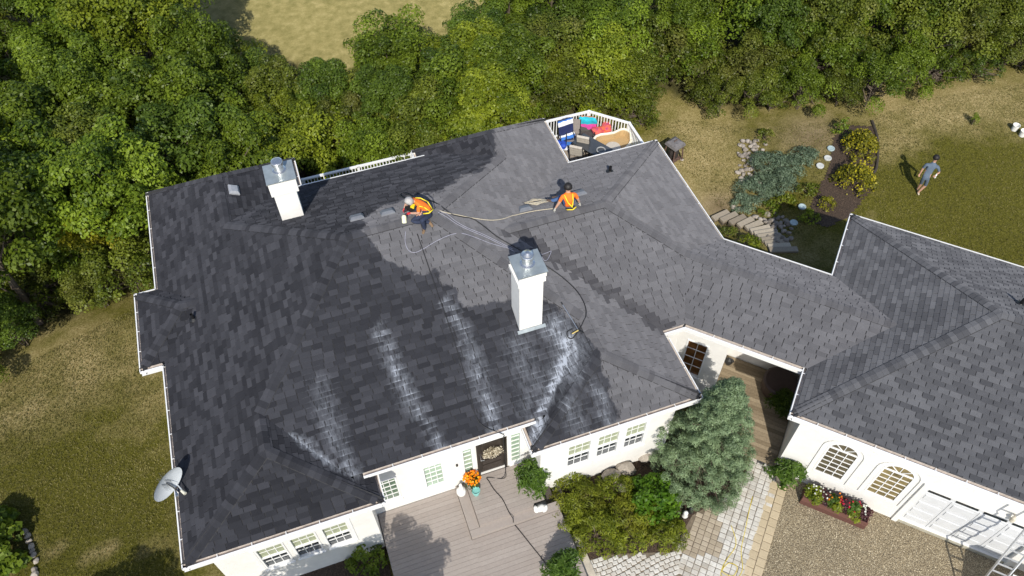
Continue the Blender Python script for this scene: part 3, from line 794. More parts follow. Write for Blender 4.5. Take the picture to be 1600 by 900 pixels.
def window(fr, u0, u1, z0, z1, parent, cols, rows, blind=0.0, glass=None, fw=.05, sash=False, out=.02):
    w = MB(); w.build  # frame first
    for a in ((u0, u0 + fw, z0, z1), (u1 - fw, u1, z0, z1), (u0 + fw, u1 - fw, z0, z0 + fw), (u0 + fw, u1 - fw, z1 - fw, z1)): rect_bar(w, fr, *a, -.06, out)
    wi = w.build('window', TRIM, parent)
    if sash:
        s = MB(); mz = (z0 + z1) / 2; rect_bar(s, fr, u0 + fw, u1 - fw, mz - .025, mz + .025, -.055, .0); s.build('meeting_rail', TRIM, wi)
    a0, a1, c0, c1 = u0 + fw, u1 - fw, z0 + fw, z1 - fw
    mz = (z0 + z1) / 2
    for i in range(cols):
        for j in range(rows):
            p = MB(); x0 = a0 + (a1 - a0) * i / cols; x1 = a0 + (a1 - a0) * (i + 1) / cols; y0 = c0 + (c1 - c0) * j / rows; y1 = c0 + (c1 - c0) * (j + 1) / rows
            off = -.062 if (not sash or (y0 + y1) / 2 < mz) else -.052
            rect_bar(p, fr, x0, x1, y0, y1, off - .008, off); p.build('pane', (BLIND if (blind and (y0 + y1) / 2 > z1 - (z1 - z0) * blind) else glass) or GLASS, wi)
    g = MB()
    for i in range(1, cols): x = a0 + (a1 - a0) * i / cols; rect_bar(g, fr, x - .010, x + .010, c0, c1, -.062, -.042)
    for j in range(1, rows):
        y = c0 + (c1 - c0) * j / rows
        for i in range(cols): rect_bar(g, fr, a0 + (a1 - a0) * i / cols + .0105, a0 + (a1 - a0) * (i + 1) / cols - .0105, y - .010, y + .010, -.062, -.042)
    if g.v: g.build('muntin', TRIM, wi)
    sl = MB(); rect_bar(sl, fr, u0 - .03, u1 + .03, z0 - .05, z0 - .002, -.02, .06); sl.build('sill', TRIM, wi)
    return wi
def casing(fr, u0, u1, z0, z1, parent, w=.09, out=.025):
    c = MB()
    for a in ((u0 - w, u0 - .003, z0 - w, z1 + w), (u1 + .003, u1 + w, z0 - w, z1 + w), (u0 - .003, u1 + .003, z1 + .003, z1 + w)): rect_bar(c, fr, *a, -.01, out)
    c.build('casing', TRIM, parent)
WT = ZE - .19
def u_at(fr, px, py, z): p = at(px, py, z); return (Vector((p.x, p.y, 0)) - fr[0]).dot(fr[1])
# front left wing: three sash windows
fl0 = ((-5.31, 9.28), (-1.03, 9.28))
f0 = (Vector((-5.31, 9.28, 0)), Vector((1, 0, 0)), Vector((0, -1, 0)))
FLW = [(1.02, 1.79), (1.93, 2.67), (2.81, 3.55)]
fr = wall(*fl0, -.05, WT, house, [(a, b, 1.25, 2.72) for a, b in FLW])
for a, b in FLW: window(fr, a, b, 1.25, 2.72, house, 3, 4, .5, sash=True)
casing(fr, FLW[0][0], FLW[2][1], 1.25, 2.72, house)
wall((-1.03, 9.28), (-1.03, 10.16), -.05, WT, house)
# entrance wall: two gridded windows, door with side lights
E0 = (-1.03, 10.16); fw_ = (Vector((-1.03, 10.16, 0)), Vector((1, 0, 0)), Vector((0, -1, 0)))
ux = lambda px, py, z: u_at(fw_, px, py, z)
WA = (.22, .86); WB = (1.62, 2.24); SLa = (2.82, 3.17); DR = (3.27, 4.21); SLb = (4.30, 4.68)
fr = wall(E0, (3.92, 10.16), -.05, ZE + .14, house, [(*WA, 1.05, 2.55), (*WB, 1.05, 2.55), (*SLa, .90, 2.86), (*DR, .83, 2.88), (*SLb, .90, 2.86)])
window(fr, *WA, 1.05, 2.55, house, 3, 5, glass=pm('window_dim_glass', (.10, .15, .10), .12, .4, 5))
window(fr, *WB, 1.05, 2.55, house, 3, 5, glass=FROST)
window(fr, *SLa, .90, 2.86, house, 1, 7, glass=FROST); window(fr, *SLb, .90, 2.86, house, 1, 7, glass=FROST)
DARK = pm('door_dark_brown', (.022, .016, .012), .35, .3, 5)
d = MB()
for a in ((DR[0], DR[0] + .07, .83, 2.88), (DR[1] - .07, DR[1], .83, 2.88), (DR[0] + .07, DR[1] - .07, 2.81, 2.88)): rect_bar(d, fr, *a, -.10, .03)
door = d.build('door', DARK, house)
l = MB(); rect_bar(l, fr, DR[0] + .075, DR[1] - .075, .85, 2.805, -.09, -.045); l.build('door_leaf', DARK, door)
for z0, z1 in ((.98, 1.32), (1.40, 1.62), (1.72, 2.05), (2.15, 2.7)):
    p = MB(); rect_bar(p, fr, DR[0] + .17, DR[1] - .17, z0, z1, -.045, -.022); p.build('door_panel', pm('door_panel_brown', (.035, .027, .022), .4, .25, 5), door)
k = MB(); rect_bar(k, fr, DR[0] + .10, DR[0] + .13, 1.75, 1.98, -.045, .02); k.tube([fr_pt(fr, DR[0] + .115, 1.8, .02), fr_pt(fr, DR[0] + .22, 1.8, .03)], .012)
k.build('handle', pm('steel', (.55, .55, .55), .3, .1, metal=1.0), door)
casing(fr, SLa[0], SLb[1], .9, 2.88, house, .07)
b_ = MB(); rect_bar(b_, fr, 2.62, 2.68, 1.95, 2.08, .0, .03); b_.build('doorbell', pm('black_plastic', (.012, .012, .012), .4), house)
wall((3.92, 10.16), (3.92, 9.28), -.05, WT, house)
# right wing: three sash windows
FRW = [(.83, 1.61), (1.78, 2.52), (2.68, 3.40)]
fr = wall((3.92, 9.28), (8.19, 9.28), -.05, WT, house, [(a, b, 1.25, 2.75) for a, b in FRW])
for i, (a, b) in enumerate(FRW): window(fr, a, b, 1.25, 2.75, house, 3, 4, .5, sash=True)
casing(fr, FRW[0][0], FRW[2][1], 1.25, 2.75, house, .06)
wall((8.19, 9.28), (8.19, 11.63), -.05, WT, house)
wall((8.19, 11.63), (9.44, 11.63), -.05, WT, house)
# breezeway front: a wide window, then a covered recess
q0 = Vector((9.44, 11.63)); q1 = cn(.05, 14.9)
fr = wall(q0, (q1.x, q1.y), -.05, WT, house, [(.32, 1.02, 1.0, 2.9)])
window(fr, .32, 1.02, 1.0, 2.9, house, 2, 4, glass=pm('amber_room_glass', (.16, .07, .025), .12, .6, 3))
r1, r2 = cn(.05, 16.7), cn(2.62, 16.7)
wall((q1.x, q1.y), (r1.x, r1.y), -.05, WT, house); wall((r1.x, r1.y), (r2.x, r2.y), -.05, WT, house)
# sides and back
loop = [tuple(cn(2.62, 17.93))[:2], (11.61, 13.75), (11.61, 18.56), (8.19, 18.56), (8.19, 21.05), (3.92, 21.05), (3.92, 20.3), (-1.03, 20.3), (-1.03, 22.12), (-5.31, 22.12), (-5.31, 17.67), (-5.95, 17.67), (-5.95, 15.54), (-5.31, 15.54), (-5.31, 9.28)]
for a, b in zip(loop[:-1], loop[1:]): wall(a, b, -1.2, WT, house)
# garage
gc = [cn(2.63, 13.29), cn(15.77, 13.29), cn(15.77, 20.82), cn(2.63, 20.82)]
gfr = (Vector((gc[0].x, gc[0].y, 0)), Vector((1, -1, 0)).normalized(), Vector((-1, -1, 0)).normalized())
GW = [(.98, 1.86), (2.53, 3.42)]; GD = (3.83, 6.88)
ARCH = .42
fr = wall(gc[0], gc[1], -.05, WT, garage, [(a, b, .95, 2.55 + ARCH) for a, b in GW] + [(*GD, .12, 2.42)])
wall(gc[3], gc[0], -.05, WT, garage); wall(gc[2], gc[3], -1.2, WT, garage); wall(gc[1], gc[2], -.05, WT, garage)
def arched_window(fr, u0, u1, z0, zs, parent, glass):
    um = (u0 + u1) / 2; hw = (u1 - u0) / 2; K = 12
    w = MB()
    # surround: square corners outside the arch are wall
    A = [(um - hw * cos(pi * i / K), zs + ARCH * sin(pi * i / K)) for i in range(K + 1)]
    for i in range(K):
        (a, b), (c, d_) = A[i], A[i + 1]; ztop = zs + ARCH
        v = [fr_pt(fr, a, b, 0), fr_pt(fr, c, d_, 0), fr_pt(fr, c, ztop, 0), fr_pt(fr, a, ztop, 0)]
        w.add(v + [p - fr[2] * .1 for p in v], [(0, 1, 2, 3), (0, 4, 5, 1)], 1)
    t = .055
    rect_bar(w, fr, u0, u0 + t, z0, zs, -.06, .008); rect_bar(w, fr, u1 - t, u1, z0, zs, -.06, .008)
    rect_bar(w, fr, u0 + t, u1 - t, z0, z0 + t, -.06, .008); rect_bar(w, fr, u0 + t, u1 - t, zs - .035, zs + .035, -.06, -.001)
    def ring(r0, r1, o0, o1, mb, mi=0):
        for i in range(K):
            P = []
            for o in (o0, o1):
                for (hh, aa) in ((r0, i), (r0, i + 1), (r1, i + 1), (r1, i)):
                    P.append(fr_pt(fr, um - (hw + hh) * cos(pi * aa / K), zs + (ARCH + hh) * sin(pi * aa / K), o))
            mb.add(P, [(0, 1, 2, 3), (4, 7, 6, 5), (0, 4, 5, 1), (3, 2, 6, 7)], mi)
    ring(-t, 0, -.06, .008, w)
    for k in (.25, .5, .75):
        a = pi * k; w.bar(fr_pt(fr, um - .07 * cos(a), zs + .05 * sin(a), -.012), fr_pt(fr, um - (hw - t) * cos(a), zs + (ARCH - t) * sin(a), -.012), .02, .02, up=fr[2])
    wi = w.build('window', [TRIM, WHITE], parent)
    cs = MB(); ring(.12, .155, -.01, .032, cs); rect_bar(cs, fr, u0 - .155, u0 - .12, z0 - .1, zs, -.01, .032); rect_bar(cs, fr, u1 + .12, u1 + .155, z0 - .1, zs, -.01, .032)
    cs.build('casing', WHITE, wi)
    a0, a1, c0, c1 = u0 + t, u1 - t, z0 + t, zs - .035
    for i in range(3):
        for j in range(6):
            p = MB(); rect_bar(p, fr, a0 + (a1 - a0) * i / 3, a0 + (a1 - a0) * (i + 1) / 3, c0 + (c1 - c0) * j / 6, c0 + (c1 - c0) * (j + 1) / 6, -.030, -.022); p.build('pane', glass, wi)
    for i in range(4):
        p = MB(); P = [fr_pt(fr, um, zs + .03, -.022)] + [fr_pt(fr, um - (hw - t) * cos(pi * (i + s / 3) / 4), zs + .03 + (ARCH - t - .03) * sin(pi * (i + s / 3) / 4), -.022) for s in range(4)]
        p.add(P + [q - fr[2] * .006 for q in P], [(0, 1, 2, 3, 4), (9, 8, 7, 6, 5)]); p.build('pane', glass, wi)
    g = MB()
    for i in (1, 2): x = a0 + (a1 - a0) * i / 3; rect_bar(g, fr, x - .011, x + .011, c0, c1, -.022, -.004)
    for j in range(1, 6):
        for i in range(3): y = c0 + (c1 - c0) * j / 6; rect_bar(g, fr, a0 + (a1 - a0) * i / 3 + .0115, a0 + (a1 - a0) * (i + 1) / 3 - .0115, y - .011, y + .011, -.022, -.005)
    g.build('muntin', TRIM, wi)
arched_window(fr, *GW[0], .95, 2.55, garage, pm('garage_glass_dim', (.10, .085, .055), .1, .5, 2.5))
arched_window(fr, *GW[1], .95, 2.55, garage, pm('garage_glass_tan', (.21, .165, .075), .1, .5, 2.5))
# garage door: four rows of panels under a strip of lights
gd = MB(); rect_bar(gd, fr, GD[0], GD[1], .12, 2.42, -.12, -.09); DP = pm('door_paint', (.60, .61, .62), .55, .05, 4); gdo = gd.build('garage_door', DP, garage)
for j in range(4):
    z0 = .125 + j * .48
    if j < 4:
        for i in range(4):
            a0 = GD[0] + .03 + i * (GD[1] - GD[0] - .06) / 4; a1 = a0 + (GD[1] - GD[0] - .06) / 4
            p = MB(); rect_bar(p, fr, a0 + .008, a1 - .008, z0, z0 + .465, -.09, -.07); pp_ = p.build('door_panel', DP, gdo)
            p = MB(); rect_bar(p, fr, a0 + .09, a1 - .09, z0 + .12, z0 + .36, -.07, -.05); p.build('raised_field', DP, pp_)
for i in range(4):
    a0 = GD[0] + .03 + i * (GD[1] - GD[0] - .06) / 4; a1 = a0 + (GD[1] - GD[0] - .06) / 4
    p = MB(); rect_bar(p, fr, a0 + .07, a1 - .07, 2.08, 2.30, -.09, -.078); p.build('door_light', GLASS, gdo)
c = MB()
for a in ((GD[0] - .16, GD[0] - .003, -.02, 2.60), (GD[1] + .003, GD[1] + .16, -.02, 2.60), (GD[0] - .003, GD[1] + .003, 2.424, 2.60)): rect_bar(c, fr, *a, -.02, .06)
c.build('casing', WHITE, garage)
c = MB(); rect_bar(c, fr, GD[0] - .0, GD[1], -.04, .118, -.11, .03); c.build('concrete_sill', pm('concrete', (.36, .34, .27), .9, .2, 6, bmp=.4), garage)
l_ = MB(); l_.bar(fr_pt(fr, 5.93, 2.78, .0), fr_pt(fr, 5.93, 2.84, .14), .03, .03); l_.lathe([(.02, .1), (.06, .06), (.07, -.1), (.05, -.14), (0.001, -.15)], 10, fr_pt(fr, 5.93, 2.76, .15))
l_.build('wall_lamp', pm('lamp_beige', (.55, .50, .40), .5), garage)

# ------------------------------------------------------------------ chimneys, vents
CAPM = pm('galvanised_cap', (.40, .44, .44), .38, .18, 3, metal=.55); FLUE = pm('flue_steel', (.62, .62, .62), .28, .1, 8, metal=.9)
def chimney(x0, x1, y0, y1, zb, zt, cx0, cx1, cy0, cy1, zc):
    m = MB(); m.prism([(x0, y0), (x1, y0), (x1, y1), (x0, y1)], zb, zt); o = m.build('chimney', WHITE, house)
    b = MB(); e = .05; b.prism([(x0 - e, y0 - e), (x1 + e, y0 - e), (x1 + e, y1 + e), (x0 - e, y1 + e)], zt - .03, zt + .09)
    e = .09; b.prism([(cx0 + .03, cy0 + .03), (cx1 - .03, cy0 + .03), (cx1 - .03, cy1 - .03), (cx0 + .03, cy1 - .03)], zt + .09, zc - .02); b.build('corbel', WHITE, o)
    c = MB(); c.prism([(cx0, cy0), (cx1, cy0), (cx1, cy1), (cx0, cy1)], zc - .02, zc + .012); c.build('chimney_cap', CAPM, o)
    return o
c1 = chimney(4.20, 4.87, 11.86, 12.52, ZE + .9, 7.46, 4.17, 4.99, 11.84, 12.66, 7.76)
def flue(x, y, z, r, hood, par):
    f = MB(); f.lathe([(r * 1.5, 0), (r * 1.5, .015), (r * 1.05, .04), (r, .05), (r, .20), (r * 1.25, .205), (r * 1.3, .24), (r * 1.3, .33), (r * 1.22, .345), (r * .9, .36)] + ([(r * .9, .40), (r * .4, .44), (.001, .445)] if hood else [(.001, .362)]), 20, (x, y, z)); f.build('flue', FLUE, par, smooth=False)
flue(4.57, 12.28, 7.772, .135, True, c1)
c2 = chimney(-1.35, -.69, 17.85, 18.5, ZE + .9, 6.98, -1.43, -.57, 17.62, 18.45, 7.60)
flue(-.98, 18.13, 7.612, .135, False, c2)
fm = MB(); fm.bar(V3(4.13, 11.80, .325 + .46 * (11.80 - 9.556) + .03), V3(4.96, 11.80, .325 + .46 * (11.80 - 9.556) + .03), .1, .03, up=(0, -.42, .9)); fm.build('flashing', CAPM, c1)
VENT = pm('vent_grey', (.17, .18, .20), .55, .12, 8); PIPE = pm('black_pipe', (.01, .01, .011), .5)
for i, (px, py) in enumerate(((558, 342), (606, 334), (820, 328), (905, 304), (365, 298))):
    p, n = hit(px, py); u_ = Vector((1, 0, 0)); q = n.to_track_quat('Z', 'Y').to_matrix().to_4x4(); q.translation = p + n * .05
    m = MB(); w, l, h = .21, .17, .07
    P = [(-w, -l, -.05), (w, -l, -.05), (w, l, -.05), (-w, l, -.05), (-w, -l, .01), (w, -l, .01), (w, l, .01), (-w, l, .01), (-w * .7, -l * .6, h), (w * .7, -l * .6, h), (w * .7, l * .6, h), (-w * .7, l * .6, h)]
    m.add([q @ Vector(a) for a in P], [(3, 2, 1, 0), (0, 1, 5, 4), (1, 2, 6, 5), (2, 3, 7, 6), (3, 0, 4, 7), (4, 5, 9, 8), (5, 6, 10, 9), (6, 7, 11, 10), (7, 4, 8, 11), (8, 9, 10, 11)])
    m.build('roof_vent', VENT if i != 4 else pm('vent_pale', (.30, .31, .33), .5), house)
for px, py, par in ((303, 499, house), (953, 269, house), (1594, 476, garage)):
    p, n = hit(px, py); m = MB(); m.lathe([(.13, -.02), (.13, .02), (.06, .06), (.05, .07), (.05, .26), (.042, .26), (.042, .1), (.001, .1)], 12, p); m.build('vent_pipe', PIPE, par)
# side gutter spout corner by the breezeway
s_ = MB(); s_.tube([V3(8.50, 11.05, -.08), V3(8.44, 11.15, -.25), V3(8.30, 11.45, -.45), V3(8.25, 11.52, -.7), Vector((8.25, 11.52, .1))], .04, 8); s_.build('downspout', TRIM, house)
# ------------------------------------------------------------------ foliage
def leaf_quads(P, Nn, size, asp, rng):
    n = len(P); r = rng.normal(size=(n, 3)); Nn = Nn / (np.linalg.norm(Nn, axis=1, keepdims=True) + 1e-9)
    t = np.cross(Nn, r); t /= np.linalg.norm(t, axis=1, keepdims=True) + 1e-9; b = np.cross(Nn, t)
    s = np.asarray(size)[:, None]; w = s * asp
    V = np.stack([P - t * s * .5, P + b * w * .5 + Nn * s * .08, P + t * s * .5, P - b * w * .5 + Nn * s * .08], 1)
    return V.reshape(-1, 3), np.arange(n * 4).reshape(-1, 4)
def blobs_leaves(C, R, per, lsize, rng, up=.5, flat=1.0, inner=.35):
    """leaves round a set of clump centres"""
    P, Nn, T = [], [], []
    for c, r in zip(C, R):
        k = max(8, int(per * (r ** 2))); d = rng.normal(size=(k, 3)); d /= np.linalg.norm(d, axis=1, keepdims=True)
        d[:, 2] = np.where(d[:, 2] < -.35, -d[:, 2], d[:, 2])
        q = d * (r * (1 - inner * rng.rand(k) ** 1.5))[:, None]; q[:, 2] *= flat
        P.append(c + q); Nn.append(d + np.array([0, 0, up]) + rng.normal(scale=.55, size=(k, 3))); T.append(np.clip(rng.rand() * .55 + rng.rand(k) * .5, 0, 1))
    P = np.concatenate(P); Nn = np.concatenate(Nn); T = np.concatenate(T)
    return P, Nn, T, rng.uniform(.5, 1.5, len(P)) * lsize
def crown_blobs(rng, n, rx, rz, zc, r0, r1, gap=.0):
    C, R = [], []; lobes = rng.uniform(-1, 1, (5, 3)); 
    for _ in range(n):
        d = rng.normal(size=3); d /= np.linalg.norm(d)
        if d[2] < -.45: d[2] = -d[2]
        bump_ = 1 + .28 * sum(max(0, d @ (l / np.linalg.norm(l)) - .5) for l in lobes) - .18 * max(0, d @ (lobes[0] / np.linalg.norm(lobes[0])))
        k = rng.uniform(.50, 1.14) * bump_
        C.append(np.array([d[0] * rx * k, d[1] * rx * k, zc + d[2] * rz * k])); R.append(rng.uniform(r0, r1))
    return C, R
BARK = pm('bark', (.11, .085, .06), .9, .4, 9, bmp=.6)
def tree_proto(seed, h, rx, rz, nb, leaf, per, lsize, stems=1, asp=.62, up=.5):
    rng = np.random.RandomState(seed); root = bpy.data.objects.new('proto', None); WORLD_AT[root.name] = Vector()
    zc = h - rz * .92
    C, R = crown_blobs(rng, nb, rx, rz, zc, .24 * rx / 1.9, .66 * rx / 1.9)
    P, Nn, T, s = blobs_leaves(C, R, per, lsize, rng, up)
    V, Fq = leaf_quads(P, Nn, s, asp, rng)
    mb = MB()
    for k in range(stems):
        b = Vector((rng.uniform(-.15, .15) * (stems > 1), rng.uniform(-.15, .15) * (stems > 1), -.25)); tp = Vector((rng.uniform(-.3, .3), rng.uniform(-.3, .3), zc + rz * .3))
        mid = b.lerp(tp, .5) + Vector((rng.uniform(-.2, .2), rng.uniform(-.2, .2), 0))
        mb.tube(curve_pts([b, mid, tp], 3), [.13 * h / 6 / stems ** .5 * (1 - .8 * i / 6) for i in range(7)], 7)
        for j in range(7):
            a = b.lerp(tp, .3 + .1 * j); e = Vector(C[rng.randint(len(C))]); q = a.lerp(e, .5) + Vector((0, 0, -.12))
            mb.tube([a, q, e], [.045, .03, .012], 5)
    tr = mb.build('trunk', BARK, None); cr = mesh_np('crown', V, Fq, leaf, T)
    for o in (tr, cr): COL.objects.unlink(o)
    return tr, cr
LG = leaf_mat('leaf_green', (.028, .056, .005), (.185, .248, .020), .30, .30)
LD = leaf_mat('leaf_dark', (.020, .042, .005), (.115, .168, .018), .26, .25)
LY = leaf_mat('leaf_yellow', (.12, .13, .008), (.36, .33, .02), .38, .15)
LO = leaf_mat('leaf_olive', (.030, .050, .005), (.165, .195, .022), .28, .28, warm=(.17, .155, .04))
LL = leaf_mat('leaf_lime', (.052, .084, .005), (.265, .305, .024), .30, .2)
PROT = [tree_proto(1, 6.6, 2.1, 2.3, 72, LG, 1000, .135), tree_proto(2, 7.2, 2.4, 2.5, 82, LG, 960, .14), tree_proto(3, 5.6, 1.8, 2.0, 64, LG, 1020, .13, 2),
        tree_proto(4, 6.2, 2.2, 1.9, 70, LG, 980, .14, 2), tree_proto(5, 5.0, 1.9, 1.8, 60, LG, 1050, .125, 3)]
BUSH = [tree_proto(6, 2.6, 1.45, 1.35, 44, LO, 1500, .09, 4), tree_proto(7, 3.2, 1.6, 1.6, 50, LO, 1400, .095, 4), tree_proto(8, 1.8, 1.15, 1.0, 34, LO, 1600, .085, 4)]
def plant(proto, name, loc, sc, rz, label, cat, group, leaf):
    t = thing(name, loc, label, cat, group, rz); t.scale = sc if isinstance(sc, tuple) else (sc, sc, sc)
    for o in proto:
        c = o.copy(); COL.objects.link(c); c.parent = t; c.location = (0, 0, 0)
        if 'crown' in o.name and leaf is not None:
            c.material_slots[0].link = 'OBJECT'; c.material_slots[0].material = leaf
    return t
rT = random.Random(21)
# the wood: laid out on the ground, thinned towards the far field
spots = []
def wood_ok(x, y):
    if inpoly([x], [y], FIELD)[0]: return False
    return True
def clear(x, y, d): return all((x - a) ** 2 + (y - b) ** 2 > d * d for a, b in spots)
def addwood(x, y, h_, zone):
    z = float(terrain(x, y)); pr = proj([(x, y, z + h_ * .6)])[0]; pt = proj([(x, y, z + h_)])[0]; pb = proj([(x, y, z)])[0]
    if pr[0] < -110 or pr[0] > 1710 or pr[1] < -70: return False
    return True
WOODS = {0: ('leafy green tree crowded into the wood left of the house', 'trees in the wood left of the house'),
         1: ('leafy tree in the belt between the back deck and the far field', 'trees in the belt behind the house'),
         2: ('tall leafy tree in the dark wood behind the back lawn', 'trees in the wood behind the back lawn')}
cand = []
for i in range(5200):
    x = rT.uniform(-22, 46); y = rT.uniform(18, 56)
    cand.append((x, y))
wedge = [gat(*p) for p in WOOD_EDGE]; wedge_r = [gat(*p) for p in WOOD_EDGE_R]
FIELD_VIEW = [(372, -60), (378, 5), (402, 32), (450, 66), (515, 86), (560, 80), (596, 42), (640, 32), (690, 30), (702, 0), (700, -60)]
def crosses_field(x, y, h, r):
    z = float(terrain(x, y)); P = proj([(x, y, z + h * 1.02), (x, y, z + h * .8), (x - r * .5, y, z + h * .9), (x + r * .5, y, z + h * .9), (x - r * .8, y, z + h * .7), (x + r * .8, y, z + h * .7), (x, y, z + h * .5), (x - r * .9, y, z + h * .45), (x + r * .9, y, z + h * .45)])
    return inpoly(P[:, 0], P[:, 1], FIELD_VIEW).any()
def edge_y(pts, x):
    for a, b in zip(pts[:-1], pts[1:]):
        if a.x <= x <= b.x: return a.y + (b.y - a.y) * (x - a.x) / (b.x - a.x)
    return None
nt_ = 0; REG = []; SREG = []
for x, y in cand:
    if x < -7.6: lim_ = (edge_y(wedge, x) or (19.2 - (-12.5 - x) * .35)) + 1.5
    elif x < 9.5: lim_ = 24.9 if x > -1.5 else 24.6 - (-1.5 - x) * .25
    else: lim_ = (edge_y(wedge_r, x) or (27 if x < 20 else 20)) + 3.0
    if y < lim_: continue
    if -4.0 < x < 10.5:
        if y > 31.2 + .10 * abs(x - 4): continue
    if inpoly([x], [y], [(-4.5, 36.5), (3, 31.5), (9.5, 31.5), (13.5, 45), (30, 120), (-60, 120), (-13, 58)])[0]: continue
    zone = 0 if x < -1.5 else (1 if x < 11 else 2)
    sp = 1.75 if zone == 1 else 2.25
    if not clear(x, y, sp): continue
    if not addwood(x, y, 6.5, zone): continue
    if crosses_field(x, y, 7.3 * (.62 if zone == 1 else .95), 3.0 * (.62 if zone == 1 else .95)): continue
    spots.append((x, y)); nt_ += 1
    k = rT.randrange(5); s = rT.uniform(.78, 1.08) * (.62 if zone == 1 else (.95 if zone == 0 else .9))
    if zone == 1 and y < 26.5: s *= .85
    lm = rT.choice([LG, LG, LG, LL, LG, LO, LD] if zone == 0 else ([LG, LG, LG, LO, LG, LD, LL] if zone == 1 else [LD, LD, LG, LG, LO]))
    if zone == 2 and y < lim_ + 2.2: s *= .8
    lb, gp = WOODS[zone]
    REG.append([PROT[k], 'broadleaf_tree', (x, y, float(terrain(x, y))), (s * rT.uniform(.92, 1.1), s * rT.uniform(.92, 1.1), s), rT.uniform(0, 6.28), lb, 'tree', gp, lm, zone])
# undergrowth along the edge of the lawns
def bush_row(pts, step, label, group, smin, smax, mats, off=.5):
    for a, b in zip(pts[:-1], pts[1:]):
        a2, b2 = Vector((a.x, a.y)), Vector((b.x, b.y)); L = (b2 - a2).length
        nrm = Vector((-(b2 - a2).y, (b2 - a2).x)).normalized()
        if nrm.y < 0: nrm = -nrm
        for k in range(max(1, int(L / step))):
            p = a2.lerp(b2, (k + rT.uniform(.2, .8)) / max(1, int(L / step))) + nrm * (off + rT.uniform(0, .5))
            SREG.append([BUSH[rT.randrange(3)], 'shrub', (p.x, p.y, float(terrain(p.x, p.y))), rT.uniform(smin, smax), rT.uniform(0, 6.28), label, 'shrub', group, rT.choice(mats)])
bush_row([Vector((-17, 17.5, 0))] + wedge, 1.35, 'rounded dark green shrub at the foot of the wood, on the left lawn edge', 'shrubs along the left lawn', .62, .95, [LG, LD, LO], .5)
bush_row([Vector((w.x, w.y + 1.2, 0)) for w in wedge], 1.7, 'taller green shrub just behind the left lawn edge', 'second row of shrubs along the left lawn', .85, 1.15, [LG, LG, LO, LD], 1.6)
bush_row(wedge_r + [Vector((36, 19.8, 0)), Vector((40, 19.0, 0))], 1.25, 'bushy shrub at the foot of the wood along the back lawn', 'shrubs along the back lawn', .6, .95, [LO, LG, LD, LO], .7)
bush_row([Vector((w.x, w.y + 1.5, 0)) for w in wedge_r] + [Vector((36, 21.4, 0)), Vector((41, 20.6, 0))], 1.6, 'olive green shrub behind the first row along the back lawn', 'second row of shrubs along the back lawn', .9, 1.25, [LO, LG, LD, LO], .9)
# low growth filling the floor of the wood
ug = random.Random(33); fill = []
for i in range(4000):
    x = ug.uniform(-16, 38); y = ug.uniform(20, 34)
    if x < -7.6: l_ = (edge_y(wedge, x) or 19.5) + 2.6
    elif x < 9.5: l_ = 24.7
    else: l_ = (edge_y(wedge_r, x) or (26.5 if x < 20 else 20.3)) + 2.2
    if not l_ < y < l_ + (8.0 if -6 < x < 11 else 5.5): continue
    if inpoly([x], [y], [(-4.5, 36.5), (3, 31.8), (9.5, 31.8), (13.5, 45), (30, 120), (-60, 120), (-13, 58)])[0]: continue
    if any((x - a) ** 2 + (y - b) ** 2 < 1.9 ** 2 for a, b in fill): continue
    if crosses_field(x, y, 3.2, 1.9): continue
    q = proj([(x, y, 1)])[0]
    if not (-60 < q[0] < 1660 and q[1] > -40): continue
    fill.append((x, y)); SREG.append([BUSH[ug.randrange(3)], 'shrub', (x, y, float(terrain(x, y))), ug.uniform(.85, 1.3), ug.uniform(0, 6.28), '', 'shrub', 'undergrowth in the wood left of the house' if x < -1.5 else ('undergrowth behind the back deck' if x < 11 else 'undergrowth in the wood behind the back lawn'), ug.choice([LG, LO, LD, LL] if x < 11 else [LO, LG, LD])])
for px, py, s_ in ((838, 172, .8), (862, 160, .9), (884, 148, .9), (908, 156, 1.0), (935, 146, 1.0), (962, 150, 1.0), (985, 166, .8), (1005, 172, .7), (850, 128, 1.1), (880, 112, 1.1), (915, 108, 1.15), (950, 112, 1.1), (980, 130, 1.0), (820, 150, 1.0)):
    g_ = gat(px, py, .9); SREG.append([BUSH[ug.randrange(3)], 'shrub', (g_.x, g_.y, g_.z), s_, ug.uniform(0, 6.28), '', 'shrub', 'undergrowth behind the back deck', ug.choice([LG, LO, LL, LG])])
ORD = ['first', 'second', 'third', 'fourth', 'fifth', 'sixth', 'seventh', 'eighth', 'ninth', 'tenth', 'eleventh', 'twelfth', 'thirteenth', 'fourteenth', 'fifteenth', 'sixteenth', 'seventeenth', 'eighteenth', 'nineteenth', 'twentieth', 'twenty-first', 'twenty-second', 'twenty-third', 'twenty-fourth', 'twenty-fifth', 'twenty-sixth', 'twenty-seventh', 'twenty-eighth']
HUE = {'leaf_green': 'mid-green', 'leaf_dark': 'dark green', 'leaf_lime': 'lime green', 'leaf_olive': 'olive', 'leaf_yellow': 'yellow'}
def place_rows(items, place, noun, nrows):
    """name each plant of a stand by its row from the front and its place from the left"""
    items = sorted(items, key=lambda a: -proj([a[2]])[0][1]); n = len(items); rows = [items[i * n // nrows:(i + 1) * n // nrows] for i in range(nrows)]
    rn = {1: [''], 2: ['front row', 'back row'], 3: ['front row', 'middle row', 'back row'], 4: ['front row', 'second row', 'third row', 'back row']}[nrows]
    for r, row in enumerate(rows):
        for k, a in enumerate(sorted(row, key=lambda a: proj([a[2]])[0][0])):
            lab = '%s %s, %s from the left in the %s of %s' % (HUE[a[8].name], noun, ORD[min(k, 27)], rn[r], place) if nrows > 1 else '%s %s, %s from the left in %s' % (HUE[a[8].name], noun, ORD[min(k, 27)], place)
            plant(a[0], a[1], a[2], a[3], a[4], lab, a[6], a[7], a[8])
